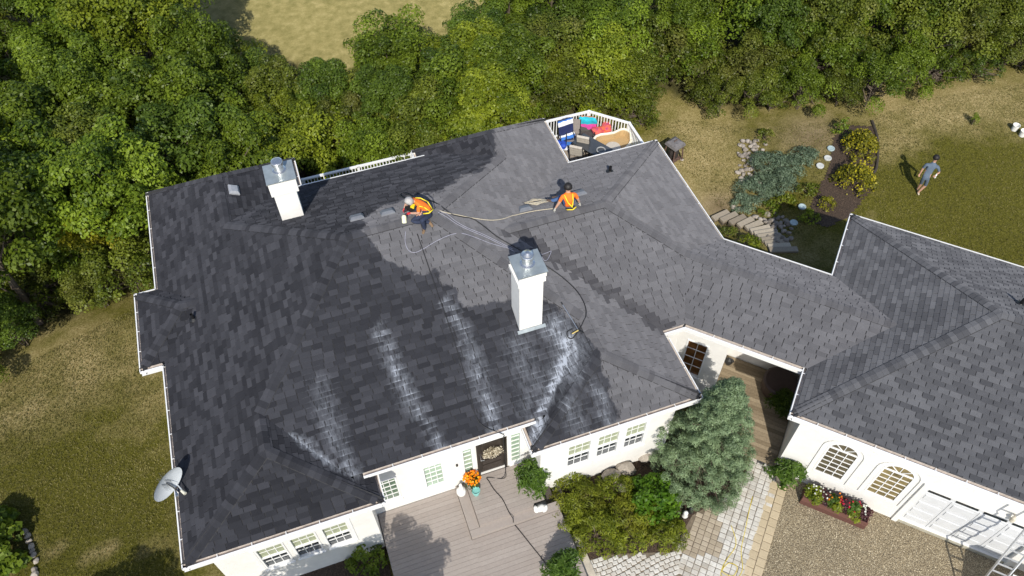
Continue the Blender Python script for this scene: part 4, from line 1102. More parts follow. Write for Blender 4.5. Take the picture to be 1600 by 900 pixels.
for z_, pl_, nr in ((0, 'the left wood', 4), (1, 'the rear belt', 3), (2, 'the right-hand wood', 3)): place_rows([a for a in REG if a[9] == z_], pl_, 'tree', nr)
for g_ in sorted({a[7] for a in SREG}):
    it = [a for a in SREG if a[7] == g_]; place_rows(it, {'shrubs along the left lawn': 'the left lawn edge', 'second row of shrubs along the left lawn': 'the second row by the left lawn', 'shrubs along the back lawn': 'the back lawn edge', 'second row of shrubs along the back lawn': 'the second row by the back lawn', 'undergrowth in the wood left of the house': 'the left undergrowth', 'undergrowth behind the back deck': 'the rear undergrowth', 'undergrowth in the wood behind the back lawn': 'the right-hand undergrowth'}[g_], 'shrub', 1 if len(it) < 28 else 2)
# single trees that stand out
p = at(150, 365, 1.9)
yt = plant(PROT[2], 'broadleaf_tree', (p.x, p.y, 0), (.6, .6, .62), 1.0, 'yellowing tree poking out of the left wood beside the roof', 'tree', None, LY)
p = at(660, 300 - 160, 2.0)
for px, py, s, lab in ((745, 75, .7, 'bright lime green tree standing in front of the tan field'), (760, 150, .7, 'lime green tree just behind the roof peak with the dark wet shingles')):
    p = at(px, py, 2.8); plant(PROT[3], 'broadleaf_tree', (p.x, p.y, float(terrain(p.x, p.y))), s, 2.0, lab, 'tree', None, LL)
# bare branches in the dark wood
def bare(px, py, seed, lab):
    r = random.Random(seed); p = at(px, py, 2.4); t = thing('dead_tree', (p.x, p.y, float(terrain(p.x, p.y))), lab, 'tree'); m = MB()
    tp = Vector((r.uniform(-.6, .6), -.4, 3.4)); m.tube(curve_pts([(0, 0, -.2), (.1, .05, 1.6), tp], 3), [.09, .085, .08, .07, .06, .045, .03], 6); m.build('trunk', pm('dead_bark', (.26, .22, .17), .9, .3, 9), t, local=True)
    m = MB()
    for k in range(9):
        a = Vector((.1, 0, 1.2)).lerp(tp, k / 9); e = a + Vector((r.uniform(-1, 1), r.uniform(-1, .2), r.uniform(.1, .7))); m.tube([a, a.lerp(e, .5) + Vector((0, 0, .1)), e], [.03, .02, .008], 5)
    m.build('branches', pm('dead_bark', (.26, .22, .17), .9), t, local=True); return t
bare(842, 140, 3, 'bare grey stem leaning out of the thicket above the back deck').scale = (.55, .55, .6)
# trees behind the viewer whose shade falls on the front deck, wall and drive
for k, (x, y, s, lab) in enumerate(((-1.9, 5.1, .62, 'small tree standing just in front of the composite deck'), (-4.2, 4.2, .7, 'small tree standing before the left wing windows'), (6.6, -.6, .6, 'tree beside the drive across from the garage'), (10.6, -1.6, .55, 'tree at the edge of the gravel drive'), (-9.6, 6.9, .75, 'tree on the left lawn in front of the house'))):
    plant(PROT[k % 5], 'broadleaf_tree', (x, y, 0), s, k * 1.3, lab, 'tree', None, LG)
for o in PROT + BUSH:
    pass

# ------------------------------------------------------------------ garden plants near the house
def mound(name, loc, label, cat, leaf, rx, ry, h, nb, per, lsize, seed, asp=.5, group=None, up=.6, stems=4, flat=.8, dome=False, rot=0):
    rng = np.random.RandomState(seed); t = thing(name, loc, label, cat, group, rot); C, R = [], []
    for i in range(nb):
        a = rng.uniform(0, 2 * pi); q = sqrt(rng.rand()); z = h * (1 - q ** 2) * rng.uniform(.55, 1.0) + .06 if not dome else h * rng.uniform(.15, 1) * (1 - .75 * q ** 2)
        C.append(np.array([cos(a) * q * rx, sin(a) * q * ry, z])); R.append(rng.uniform(.14, .30) * min(1.3, max(.55, (rx + ry) / 1.6)))
    P, Nn, T, s = blobs_leaves(C, R, per, lsize, rng, up, flat); V, Fq = leaf_quads(P, Nn, s, asp, rng)
    cr = mesh_np('foliage', V, Fq, leaf, T, t, local=True)
    m = MB()
    for i in range(stems): c = Vector(C[i]); m.tube([(c.x * .1, c.y * .1, -.05), c * .55, c], [.025, .018, .008], 5)
    m.build('stem', BARK, t, local=True); return t
LJ = leaf_mat('juniper_gold', (.055, .080, .006), (.29, .325, .028), .32, .1, warm=(.24, .20, .03))
LB = leaf_mat('juniper_blue', (.065, .095, .055), (.21, .285, .185), .2, .1)
LSp = leaf_mat('spruce_blue', (.055, .090, .042), (.27, .36, .195), .2, .05)
LBr = leaf_mat('shrub_bright', (.030, .085, .006), (.13, .24, .016), .4, .1)
LPot = leaf_mat('pot_foliage', (.03, .07, .012), (.14, .23, .035), .4, .1)
jn = [((905, 790), 1.0, .8, .8, 'golden juniper spreading beside the deck edge under the wing window'), ((930, 835), 1.0, .72, .7, 'golden juniper nearest the bottom path'), ((985, 806), .95, .75, .6, 'golden juniper between the bright green shrub and the path'),
      ((960, 765), .7, .6, .7, 'golden juniper in front of the pale boulders'), ((1040, 835), .75, .55, .5, 'low golden juniper at the corner of the paved path'), ((985, 838), .7, .5, .45, 'low golden juniper in the middle of the path edge'), ((890, 815), .7, .5, .7, 'golden juniper leaning over the deck kerb'), ((890, 755), .6, .5, .75, 'golden juniper against the white wing wall')]
for i, ((px, py), rx, ry, h, lab) in enumerate(jn):
    p = at(px, py, .3); mound('juniper_shrub', (p.x, p.y, .0), lab, 'shrub', LJ if i != 3 else LL, rx * .95, ry * .95, h * 1.15, 34, 2300, .105, 40 + i, .22, 'golden junipers by the front path')
p = at(1022, 775, .6); mound('leafy_shrub', (p.x, p.y, 0), 'bright green shrub between the golden junipers and the blue spruce', 'shrub', LBr, .75, .8, 1.35, 44, 1300, .10, 51, .7)
p = at(572, 872, .5); mound('leafy_shrub', (p.x, p.y, 0), 'dark green rounded shrub at the deck corner below the left wing', 'shrub', LG, .55, .5, 1.0, 34, 1500, .09, 52, .65)
p = at(10, 850, .4); mound('leafy_shrub', (p.x - .3, p.y, 0), 'broad-leaved shrub at the bottom left with rock edging', 'shrub', LG, .9, 1.2, 1.1, 36, 500, .20, 53, .8)
p = at(1480, 620, 0)
def spruce():
    rng = np.random.RandomState(77); base = Vector((8.95, 8.25, 0)); t = thing('spruce_tree', base, 'dense silvery blue spruce at the corner of the house', 'tree')
    m = MB(); m.tube([(0, 0, -.1), (0, 0, 2.5), (.05, 0, 5.2)], [.14, .09, .02], 8); C, R = [], []; H = 5.7
    lob = [(rng.uniform(0, 2 * pi), rng.uniform(.3, 3.6), rng.uniform(-.12, .24)) for _ in range(18)]
    for k in range(620):
        f = (k + .5) / 620; z = .10 + f ** 1.25 * (H - .2); a = k * 2.39996 + rng.normal(scale=.3)
        rad = 1.62 * ((1 - z / H) ** .70) * (.80 + .20 * min(1, z / .8))
        for la, lz, lv in lob: rad *= 1 + lv * math.exp(-((((a - la + pi) % (2 * pi)) - pi) / .45) ** 2 - ((z - lz) / .45) ** 2)
        rad *= rng.uniform(.74, 1.06); d = np.array([cos(a), sin(a), 0])
        C.append(d * rad + np.array([0, 0, z + .06 * rad])); R.append(rng.uniform(.10, .21) * (1 - .3 * f))
        if k % 7 == 0: m.tube([(0, 0, max(.05, z - .1)), Vector(C[-1] * np.array([.5, .5, 1])) - Vector((0, 0, .04)), Vector(C[-1])], [.03, .02, .006], 4)
    for k in range(260):
        z = rng.uniform(.15, H * .9); a = rng.uniform(0, 2 * pi); rad = 1.15 * ((1 - z / H) ** .82) * rng.uniform(.45, .9); C.append(np.array([cos(a) * rad, sin(a) * rad, z])); R.append(rng.uniform(.14, .24))
    P, Nn, T, s = blobs_leaves(C, R, 5600, .062, rng, .5, .9, .5); V, Fq = leaf_quads(P, Nn, s, .30, rng)
    mesh_np('crown', V, Fq, LSp, T, t, local=True); m.build('trunk', BARK, t, local=True)
spruce()
# back garden
def gp(px, py): q = gat(px, py); return (q.x, q.y, q.z)
FLY = leaf_mat('yellow_blossom', (.26, .22, .01), (.50, .43, .02), .3, .05); LYs = leaf_mat('shrub_gold', (.05, .06, .008), (.24, .22, .015), .3, .1)
def flowering(px, py, r, h, seed, lab):
    t = mound('flowering_shrub', gp(px, py), lab, 'shrub', LYs, r, r, h, 44, 1100, .09, seed, .6, 'yellow-flowered shrubs in the back garden')
    rng = np.random.RandomState(seed + 1); n = 230; a = rng.uniform(0, 2 * pi, n); q = np.sqrt(rng.rand(n)) * 1.08
    P = np.stack([np.cos(a) * q * r, np.sin(a) * q * r, h * (1 - .75 * q ** 2) + rng.uniform(-.05, .25, n)], 1)
    V, Fq = leaf_quads(P, rng.normal(scale=.6, size=(n, 3)) + np.array([0, -.4, 1]), rng.uniform(.05, .11, n), .9, rng); mesh_np('blossom', V, Fq, FLY, rng.rand(n), t, local=True)
flowering(1339, 238, .75, 1.0, 61, 'yellow-flowered shrub at the back, upper of the pair inside the edging'); flowering(1333, 288, .78, 1.0, 62, 'yellow-flowered shrub nearer the garage, lower of the pair')
mound('dwarf_shrub', gp(1289, 324), 'small golden dwarf shrub on dark mulch', 'shrub', LY, .36, .36, .45, 26, 1700, .06, 63, .5)
mound('leafy_shrub', gp(1314, 208), 'small dark green shrub above the yellow-flowered pair', 'shrub', LG, .42, .42, .7, 22, 1100, .09, 64, .6)
mound('sapling', gp(1519, 194), 'tiny green conifer sapling alone on the back lawn', 'sapling', LG, .2, .2, .55, 14, 2200, .06, 65, .4)
for i, (px, py, rx, ry, lab) in enumerate(((1205, 262, .85, .8, 'blue juniper mat at the top of the rockery beside the white discs'), (1180, 300, .95, .7, 'blue juniper mat beside the wooden steps'), (1232, 265, .75, .7, 'blue juniper mat nearest the round white stones'), (1225, 292, .7, .55, 'blue juniper mat lowest on the slope above the shaded rocks'), (1165, 322, .6, .5, 'blue juniper mat at the foot of the pale stone bank'), (1255, 246, .6, .5, 'blue juniper mat highest on the slope'), (1200, 290, .8, .65, 'blue juniper mat in the middle of the slope'))):
    mound('juniper_mat', gp(px, py), lab, 'shrub', LB, rx, ry, .34, 44, 1500, .10, 70 + i, .26, 'blue junipers on the rockery slope', .3)
for i, (px, py, rx, lab, lm) in enumerate(((1166, 386, .55, 'yellow-green ground cover between the steps and the roof edge', LL), (1137, 368, .42, 'green ground cover beside the top wooden steps', LO), (1225, 318, .55, 'leafy green perennial below the blue junipers', LL), (1200, 330, .5, 'dark green perennial at the head of the shaded rock pile', LG), (1262, 300, .5, 'green perennial next to the lowest white disc', LO), (1265, 342, .4, 'small plant in the garage shadow by the lower disc', LL), (1195, 216, .45, 'dry green weeds above the rockery', LO))):
    mound('perennial', gp(px, py), lab, 'plant', lm, rx, rx * .8, .35, 26, 1300, .08, 90 + i, .5, None)
# ------------------------------------------------------------------ decks
DECKM = tone_mat('composite_board', (.30, .26, .232), (.335, .295, .265), .75, .3, 14, .10, (.27, .235, .21))
WOODM = tone_mat('weathered_plank', (.20, .155, .10), (.33, .265, .18), .85, .2, 18, .25)
def board_run(parent, x0, x1, y0, y1, z, w, mat, name='deck_board', th=.03, rng=random.Random(2)):
    k = int(round((y1 - y0) / w)); w = (y1 - y0) / k
    for i in range(k):
        m = MB(); zz = z + rng.uniform(-.0015, .0015); y = y0 + i * w
        m.box(((x0 + x1) / 2, y + w / 2, zz - th / 2), (x1 - x0, w - .006, th)); m.build(name, mat, parent)
fd = thing('front_deck', (1.6, 8, 0), 'grey-brown composite deck with a raised landing at the front door', 'deck')
# lower deck lies left of and in front of the landing
board_run(fd, -1.0, 1.46, 5.9, 10.14, .46, .140, DECKM); board_run(fd, 1.46, 4.28, 5.9, 8.42, .46, .140, DECKM)
sub = MB(); sub.box((1.64, 8.02, .20), (5.2, 4.2, .40)); sub.build('joist_frame', pm('deck_frame', (.06, .05, .04), .9), fd)
st = MB(); st.box((1.625, 9.395, .53), (.31, 1.47, .20), tone=.55); st.build('step_board', DECKM, fd)
st = MB(); st.box((2.87, 8.54, .53), (2.80, .22, .20), tone=.5); st.build('step_board', DECKM, fd)
st = MB(); st.box((2.80, 9.395, .71), (2.02, 1.50, .20), tone=.2); st.build('landing_frame', DECKM, fd)
board_run(fd, 1.80, 3.88, 8.68, 10.12, .835, .145, DECKM, 'landing_board')
# wooden deck under the breezeway, planks across the way
bd = thing('breezeway_deck', cn(1.3, 15.1), 'tan wooden plank deck in the gap between house and garage', 'deck')
k = 24; rng_ = random.Random(5)
for i in range(k):
    n0 = 13.25 + i * .142; m = MB(); a = cn(-.2 if n0 > 14.8 else (.55 if n0 > 14.0 else 1.3), n0 + .066, .33 + rng_.uniform(-.003, .003)); b = cn(2.61, n0 + .066, .33)
    if n0 > 14.75: a = cn(.06, n0 + .066, .33)
    m.bar(a, b, .132, .035); m.build('plank', WOODM, bd)
m = MB()
for c_ in (.9, 1.7, 2.4): m.bar(cn(c_, 13.3, .22), cn(c_, 16.6, .22), .06, .16)
m.build('joist', pm('joist_wood', (.12, .09, .06), .9), bd)
# back deck with rail
bk = thing('back_deck', (6, 22, -1), 'back deck with white balustrade wrapping the rear corner of the house', 'deck')
outl = [(-.98, 20.35), (-.98, 23.66), (11.46, 23.58), (12.74, 22.34), (12.74, 18.7), (11.7, 18.7), (11.7, 18.62), (8.25, 18.62), (8.25, 21.1), (3.85, 21.1), (3.85, 20.35)]
m = MB(); m.prism(outl, .74, .86); m.build('deck_frame', pm('deck_frame', (.06, .05, .04), .9), bk)
for i in range(20):                                # boards at the open corner
    y = 18.64 + i * .25; m = MB(); xe = 12.70 if y < 22.1 else 12.70 - (y - 22.1) * .95
    m.box(((8.28 + xe) / 2, y + .12, .875), (xe - 8.28, .238, .02)); m.build('deck_board', pm('back_deck_board', (.30, .25, .20), .8, .2, 6), bk)
RAIL = [(-.56, 23.66), (11.46, 23.58), (12.74, 22.34), (12.74, 18.75)]
bal = MB()
for (a, b) in zip(RAIL[:-1], RAIL[1:]):
    a, b = Vector((*a, 0)), Vector((*b, 0)); L = (b - a).length; d = (b - a).normalized()
    m = MB(); m.bar(a + Vector((0, 0, 1.90)), b + Vector((0, 0, 1.90)), .10, .06); m.build('top_rail', TRIM, bk)
    m = MB(); m.bar(a + Vector((0, 0, .98)), b + Vector((0, 0, .98)), .05, .05); m.build('bottom_rail', TRIM, bk)
    kk = int(L / .125)
    for i in range(kk):
        p = a + d * ((i + .5) * L / kk); q = proj([(p.x, p.y, 1.7)])[0]
        m = MB(); m.box((p.x, p.y, 1.43), (.035, .035, .87), math.atan2(d.y, d.x)); m.build('baluster', TRIM, bk)
    for i in range(int(L / 2.2) + 1):
        p = a + d * min(L, i * 2.2 if L > 4 else (0 if i == 0 else L)); m = MB(); m.box((p.x, p.y, 1.44), (.10, .10, 1.0), math.atan2(d.y, d.x)); m.build('post', TRIM, bk)
m = MB()
for x in (0, 3, 6, 9, 11.4): m.box((x, 23.4, -.2), (.14, .14, 1.9))
m.build('support_posts', TRIM, bk)

# ------------------------------------------------------------------ paved path
PAVL = tone_mat('paver_pale', (.40, .375, .33), (.62, .60, .55), .85, .25, 20, .18, (.34, .28, .20))
PAVT = tone_mat('paver_tan', (.33, .275, .20), (.48, .41, .315), .85, .25, 20, .15)
PAVB = tone_mat('paver_border', (.39, .315, .205), (.52, .43, .29), .85, .25, 20, .15)
path = tag(MB().add([tuple(at(*p, .008)) for p in [(1178, 690), (1215, 745), (1185, 900), (1180, 960), (880, 960), (905, 878), (960, 866), (1050, 862), (1082, 805), (1130, 778), (1168, 736)]], [tuple(range(11))]).build('paved_path', pm('path_bedding', (.17, .135, .095), .95, .3, 12, bmp=.5)), kind='structure')
rp = random.Random(9); POLY = [(1182, 690), (1219, 738), (1162, 905), (890, 905), (905, 880), (960, 868), (1055, 864), (1086, 806), (1132, 782), (1170, 736)]
pav = []
def paver(c0, n0, sc, sn, mat, tone, rot=0.0, ctr=None):
    c = cn(c0, n0, .012 + rp.uniform(0, .010)); pav.append((c, sc, sn, mat, tone, rot))
for i in range(-40, 16):
    for j in range(60):
        c0 = 2.50 - (i + .5) * .205; n0 = 7.6 + (j + .5 + (.0)) * .158
        p = cn(c0, n0); q = proj([(p.x, p.y, .02)])[0]
        if not inpoly([q[0]], [q[1]], POLY)[0]: continue
        if q[0] < 1062 and q[1] > 840: continue
        tan_ = (q[0] < 1125 and 790 < q[1] < 868 and q[0] > 1060)
        t_ = rp.random(); paver(c0 + rp.uniform(-.006, .006), n0 + rp.uniform(-.006, .006), .19, .143, PAVT if tan_ else PAVL, (t_ * .6 if tan_ else (.55 + .45 * t_ if rp.random() < .75 else t_ * .5)))
for i in range(26):                                # courses fanning towards the deck, laid with the house
    for j in range(26):
        x = 3.9 + i * .175 + (.08 if j % 2 else 0); y = 3.9 + j * .135 - .12 * sin(i * .28)
        q = proj([(x, y, .02)])[0]
        if not inpoly([q[0]], [q[1]], POLY)[0] or not (q[0] < 1062 and q[1] > 840): continue
        pav.append((Vector((x, y, .012 + rp.uniform(0, .012))), .155, .115, PAVL, .5 + .5 * rp.random(), rp.uniform(-.12, .12) + .78))
for i in range(2):
    for j in range(30):
        n0 = 9.0 + (j + .5 + .5 * (i % 2)) * .27 - .4; c0 = 2.66 + i * .27
        if n0 < 12.95: pav.append((cn(c0 + .12, n0, .014 + rp.uniform(0, .006)), .255, .255, PAVB, .4 + .6 * rp.random(), 0))
def shown(p):
    q = proj([tuple(p[0])])[0]; return 0 <= q[0] <= 1600 and q[1] <= 900
pav.sort(key=lambda p: (not shown(p), -p[1] * p[2] / (p[0] - Vector((0, 0, CAMZ))).length))
def paver_mb(m, p):
    c, a, b, mat, t_, rot = p; e = .012; z = c.z
    for s, zz in ((0, 0),):
        pts = [(-a / 2, -b / 2), (a / 2, -b / 2), (a / 2, b / 2), (-a / 2, b / 2)]; ang = -pi / 4 + rot; cs, sn = cos(ang), sin(ang)
        lo = [(c.x + x * cs - y * sn, c.y + x * sn + y * cs, .0) for x, y in pts]
        hi = [(c.x + x * (1 - 2 * e / a) * cs - y * (1 - 2 * e / b) * sn, c.y + x * (1 - 2 * e / a) * sn + y * (1 - 2 * e / b) * cs, z + .012) for x, y in pts]
        mid = [(x, y, z + .004) for x, y, _ in lo]
        m.add(lo + mid + hi, [(0, 1, 5, 4), (1, 2, 6, 5), (2, 3, 7, 6), (3, 0, 4, 7), (4, 5, 9, 8), (5, 6, 10, 9), (6, 7, 11, 10), (7, 4, 8, 11), (8, 9, 10, 11)], tone=t_)
for p in pav[:300]:
    m = MB(); paver_mb(m, p); m.build('paver', p[3], path)
for mt in (PAVL, PAVT, PAVB):
    m = MB()
    for p in pav[300:]:
        if p[3] is mt: paver_mb(m, p)
    if m.v: o = m.build('paver_field', mt, path); o['kind'] = 'stuff'
# concrete kerb along the deck
ke = MB()
kp = [at(*q, .0) for q in ((864, 750), (880, 800), (902, 850), (926, 905))]
for a, b in zip(kp[:-1], kp[1:]): ke.bar(a + Vector((0, 0, .05)), b + Vector((0, 0, .05)), .26, .12)
tag(ke.build('garden_kerb', pm('kerb_stone', (.48, .43, .35), .9, .2, 6, bmp=.4)), kind='structure')

# ------------------------------------------------------------------ rocks and steps in the back garden
ROCK = tone_mat('field_stone', (.13, .11, .09), (.46, .41, .35), .9, .2, 15, .3)
def rock_thing(loc, r, seed, label, group=None, tone=.6, sq=(1, .8, .7), name='rock'):
    rng = random.Random(seed); m = MB(); m.rock((0, 0, r * .35), r, rng, sq, tone=tone); o = m.build(name, ROCK, None)
    o.location = loc; return tag(o, label, 'rock', group)
rr = random.Random(31)
wallA = [(1158, 228), (1172, 222), (1186, 220), (1165, 240), (1180, 238), (1192, 236), (1163, 250), (1176, 252), (1188, 250), (1168, 262), (1180, 264), (1166, 272), (1176, 276), (1186, 262), (1170, 284), (1160, 244), (1184, 228), (1174, 230), (1178, 245), (1170, 256), (1164, 234), (1190, 243), (1182, 271), (1163, 281), (1155, 238), (1187, 274), (1174, 268), (1169, 246), (1196, 228), (1178, 221)]
wallB = [(1200, 338), (1210, 335), (1222, 340), (1206, 348), (1218, 350), (1230, 352), (1212, 360), (1224, 362), (1232, 366), (1202, 354), (1228, 344), (1216, 342), (1236, 374), (1222, 372), (1208, 342), (1196, 346), (1225, 355), (1213, 352), (1234, 358), (1219, 366), (1205, 360), (1229, 378)]
wallA += [(1156 + 36 * rr.random(), 220 + 66 * rr.random()) for _ in range(60)]; wallB += [(1196 + 40 * rr.random(), 336 + 44 * rr.random()) for _ in range(30)]
wallA = [(x - (y - 222) * .06, y) for x, y in wallA]
for i, (px, py) in enumerate(wallA):
    rock_thing(gat(px + rr.uniform(-2, 2), py + rr.uniform(-2, 2)), rr.uniform(.065, .15), 100 + i, 'pale fieldstone in the dry-stone bank beside the blue junipers', 'pale stones of the upper bank', rr.uniform(.25, .95))
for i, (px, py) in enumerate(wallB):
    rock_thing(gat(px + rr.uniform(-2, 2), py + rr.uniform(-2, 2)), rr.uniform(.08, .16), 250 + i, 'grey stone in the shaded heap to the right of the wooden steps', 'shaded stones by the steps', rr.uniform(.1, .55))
for i, (px, py) in enumerate(((1146, 325), (1154, 329), (1162, 328), (1170, 330), (1180, 340), (1188, 344))):
    rock_thing(gat(px, py), rr.uniform(.10, .16), 180 + i, 'rounded stone bordering the head of the wooden steps', 'stones at the head of the steps', rr.uniform(.5, .9))
TR = [((1114, 342), (1138, 331)), ((1127, 345), (1151, 334)), ((1141, 349), (1164, 338)), ((1154, 353), (1176, 342)), ((1166, 357), (1190, 347)), ((1173, 362), (1203, 355)), ((1179, 366), (1209, 361)), ((1184, 371), (1216, 366)), ((1190, 376), (1224, 372)), ((1195, 381), (1229, 378)), ((1200, 386), (1235, 384)), ((1202, 391), (1246, 390))]
stp = thing('garden_steps', gat(1175, 362), 'wooden garden steps descending between rocks behind the breezeway', 'steps')
for i, (q0, q1) in enumerate(TR):
    z = -.90 + .90 * i / 11; a = at(*q0, z + .05); b = at(*q1, z + .05); m = MB(); m.bar(a, b, .25, .10); m.build('tread', tone_mat('step_timber', (.24, .20, .15), (.46, .40, .31), .9, .2, 18, .25), stp)
    m = MB(); m.bar(a - Vector((0, 0, .13)), b - Vector((0, 0, .13)), .19, .15); m.build('riser', pm('step_dark', (.10, .08, .06), .9), stp)
DISC = pm('pale_disc', (.52, .53, .50), .6, .15, 5); DISCB = pm('blue_disc', (.36, .45, .46), .5, .15, 5)
for i, (px, py, mt, lab) in enumerate(((1298, 233, DISCB, 'pale blue stepping disc highest beside the yellow shrub'), (1293, 248, DISC, 'white stepping disc second from the top, ring-edged'), (1281, 260, DISC, 'white stepping disc between junipers and yellow shrub'), (1253, 324, DISCB, 'pale blue stepping disc left of the golden dwarf shrub'), (1240, 349, DISCB, 'blue stepping disc in the garage shadow'))):
    p = gat(px, py); m = MB(); m.lathe([(.155, -.02), (.165, .03), (.155, .05), (.11, .052), (.09, .04), (.001, .04)], 20, (0, 0, 0)); o = m.build('stepping_disc', mt); o.location = p + Vector((0, 0, .02)); tag(o, lab, 'stepping stone', 'round discs in the back garden')
m = MB(); ed = [gat(*q) for q in ((1362, 190), (1370, 215), (1371, 240), (1369, 262), (1364, 272))]
m.tube([e + Vector((0, 0, .04)) for e in curve_pts(ed, 4)], .06, 8); tag(m.build('bed_edging', pm('edging_dark', (.05, .04, .03), .9, .3)), 'dark curved edging strip along the garden bed and lawn', 'edging')
BUCK = pm('bucket_white', (.78, .77, .72), .5, .06)
for px, py, lab in ((1584, 203, 'white bucket further back on the right lawn edge'), (1596, 212, 'white bucket cut by the right edge of the picture')):
    m = MB(); m.lathe([(.12, 0), (.14, .26), (.155, .26), (.155, .29), (.14, .29), (.13, .27), (.11, .02), (.001, .02)], 16); o = m.build('bucket', BUCK); o.location = gat(px, py); tag(o, lab, 'bucket', 'white buckets on the lawn')
for i, (px, py) in enumerate(((40, 832), (44, 838), (46, 846), (50, 854), (51, 862), (53, 868), (57, 877), (55, 891), (56, 898))):
    rock_thing(at(px, py), rr.uniform(.10, .14), 200 + i, 'edging stone round the broad-leaved shrub at the bottom left', 'edging stones at the bottom left', rr.uniform(.4, 1))
for i, (px, py, r, lab) in enumerate(((955, 745, .34, 'bluish boulder partly behind golden juniper under the wing windows'), (978, 735, .36, 'large rounded tan boulder under the wing windows'), (974, 765, .22, 'small whitish rock between juniper and bright shrub'), (1007, 716, .24, 'flat tan rock against the wing wall'))):
    rock_thing(at(px, py, .1), r, 220 + i, lab, None, .5 + .1 * i, name='boulder')

# ------------------------------------------------------------------ things on the back lawn and deck
RUST = pm('rusty_iron', (.10, .06, .045), .8, .5, 9, bmp=.5); IRON = pm('grey_iron', (.16, .15, .15), .6, .35, 8, bmp=.3)
s0 = gat(1050, 250); sm = thing('fire_stove', s0, 'rusty square outdoor stove with domed lid standing on the grass', 'stove', rz=.35)
m = MB()
for sx in (-1, 1):
    for sy in (-1, 1): 
        m = MB(); m.bar((sx * .31, sy * .31, -.02), (sx * .25, sy * .25, .87), .06, .06); m.build('leg', RUST, sm, local=True)
m = MB(); m.box((0, 0, .16), (.56, .56, .03)); m.build('shelf', RUST, sm, local=True)
m = MB(); m.lathe([(.10, .19), (.22, .26), (.24, .50), (.20, .72), (.27, .80), (.27, .86), (.001, .86)], 8); m.build('firebox', pm('soot_black', (.035, .028, .025), .8, .4, 9), sm, local=True)
m = MB(); v = []; 
for z, w in ((.86, .30), (.92, .33), (1.04, .29), (1.12, .17)): v += [(-w, -w, z), (w, -w, z), (w, w, z), (-w, w, z)]
f = [(3, 2, 1, 0), (12, 13, 14, 15)] + [(4 * l + i, 4 * l + (i + 1) % 4, 4 * l + 4 + (i + 1) % 4, 4 * l + 4 + i) for l in range(3) for i in range(4)]
m.add(v, f); m.build('lid', IRON, sm, local=True)
m = MB(); m.tube([(-.09, 0, 1.1), (-.08, 0, 1.17), (.08, 0, 1.17), (.09, 0, 1.1)], .018, 6); m.build('handle', RUST, sm, local=True)
rock_thing(gat(1065, 250), .11, 240, 'white stone lying on the grass beside the rusty stove', None, .95)
DZ = .885
def dk(px, py, z=.6): q = at(px, py, DZ + z); return Vector((q.x, q.y, DZ))
CUSH = pm('cushion_beige', (.50, .45, .38), .9, .1, 9, bmp=.3); FRM = pm('chair_frame', (.03, .027, .025), .5, .2); SLING = pm('sling_taupe', (.23, .20, .18), .8, .12, 12)
def patio_chair(loc, rz, label, mats, cushion):
    t = thing('patio_chair', loc, label, 'chair', None, rz)
    for sx in (-1, 1):
        m = MB(); m.tube([(sx * .29, -.30, 0), (sx * .29, -.28, .60), (sx * .29, .25, .60)], .02, 6); m.build('arm', FRM, t, local=True)
        m = MB(); m.tube([(sx * .27, .30, 0), (sx * .27, .24, .40), (sx * .27, .42, 1.02)], .02, 6); m.build('leg', FRM, t, local=True)
    m = MB()
    if cushion:
        for i in range(3):
            for j in range(3): m.box((-.17 + .17 * i, -.2 + .17 * j, .45), (.165, .165, .10), tone=.5)
        m.build('seat', CUSH, t, local=True); m = MB()
        for i in range(3):
            for j in range(4):
                mt = Matrix.Translation((-.17 + .17 * i, .30 + .055 * j, .58 + .155 * j)) @ Matrix.Rotation(-.33, 4, 'X'); m.box((0, 0, 0), (.165, .10, .15), mat=mt)
        m.build('backrest', CUSH, t, local=True)
    else:
        m.add([(-.26, -.28, .42), (.26, -.28, .42), (.26, .24, .38), (-.26, .24, .38)], [(0, 1, 2, 3)]); m.add([(-.26, -.28, .41), (.26, -.28, .41), (.26, .24, .37), (-.26, .24, .37)], [(3, 2, 1, 0)]); m.build('seat', mats, t, local=True)
        m = MB(); m.add([(-.26, .24, .40), (.26, .24, .40), (.26, .42, 1.02), (-.26, .42, 1.02)], [(0, 1, 2, 3)]); m.add([(-.26, .26, .40), (.26, .26, .40), (.26, .44, 1.02), (-.26, .44, 1.02)], [(3, 2, 1, 0)]); m.build('backrest', mats, t, local=True)
    return t
patio_chair(dk(903, 235, .5), 2.5, 'beige cushioned patio chair nearest the roof edge on the back deck', CUSH, True)
patio_chair(dk(914, 220, .5), 2.5, 'beige cushioned patio chair second from the roof edge', CUSH, True)
patio_chair(dk(896, 212, .5), -.4, 'taupe sling chair in front of the striped blue chair', SLING, False)
patio_chair(dk(917, 208, .5), -.2, 'dark sling chair below the pink blanket', pm('sling_dark', (.07, .065, .06), .8, .2), False)
bl = patio_chair(dk(885, 203, .75), -.15, 'patio chair draped with a blue and white striped towel', pm('sling_navy', (.02, .03, .08), .8), False)
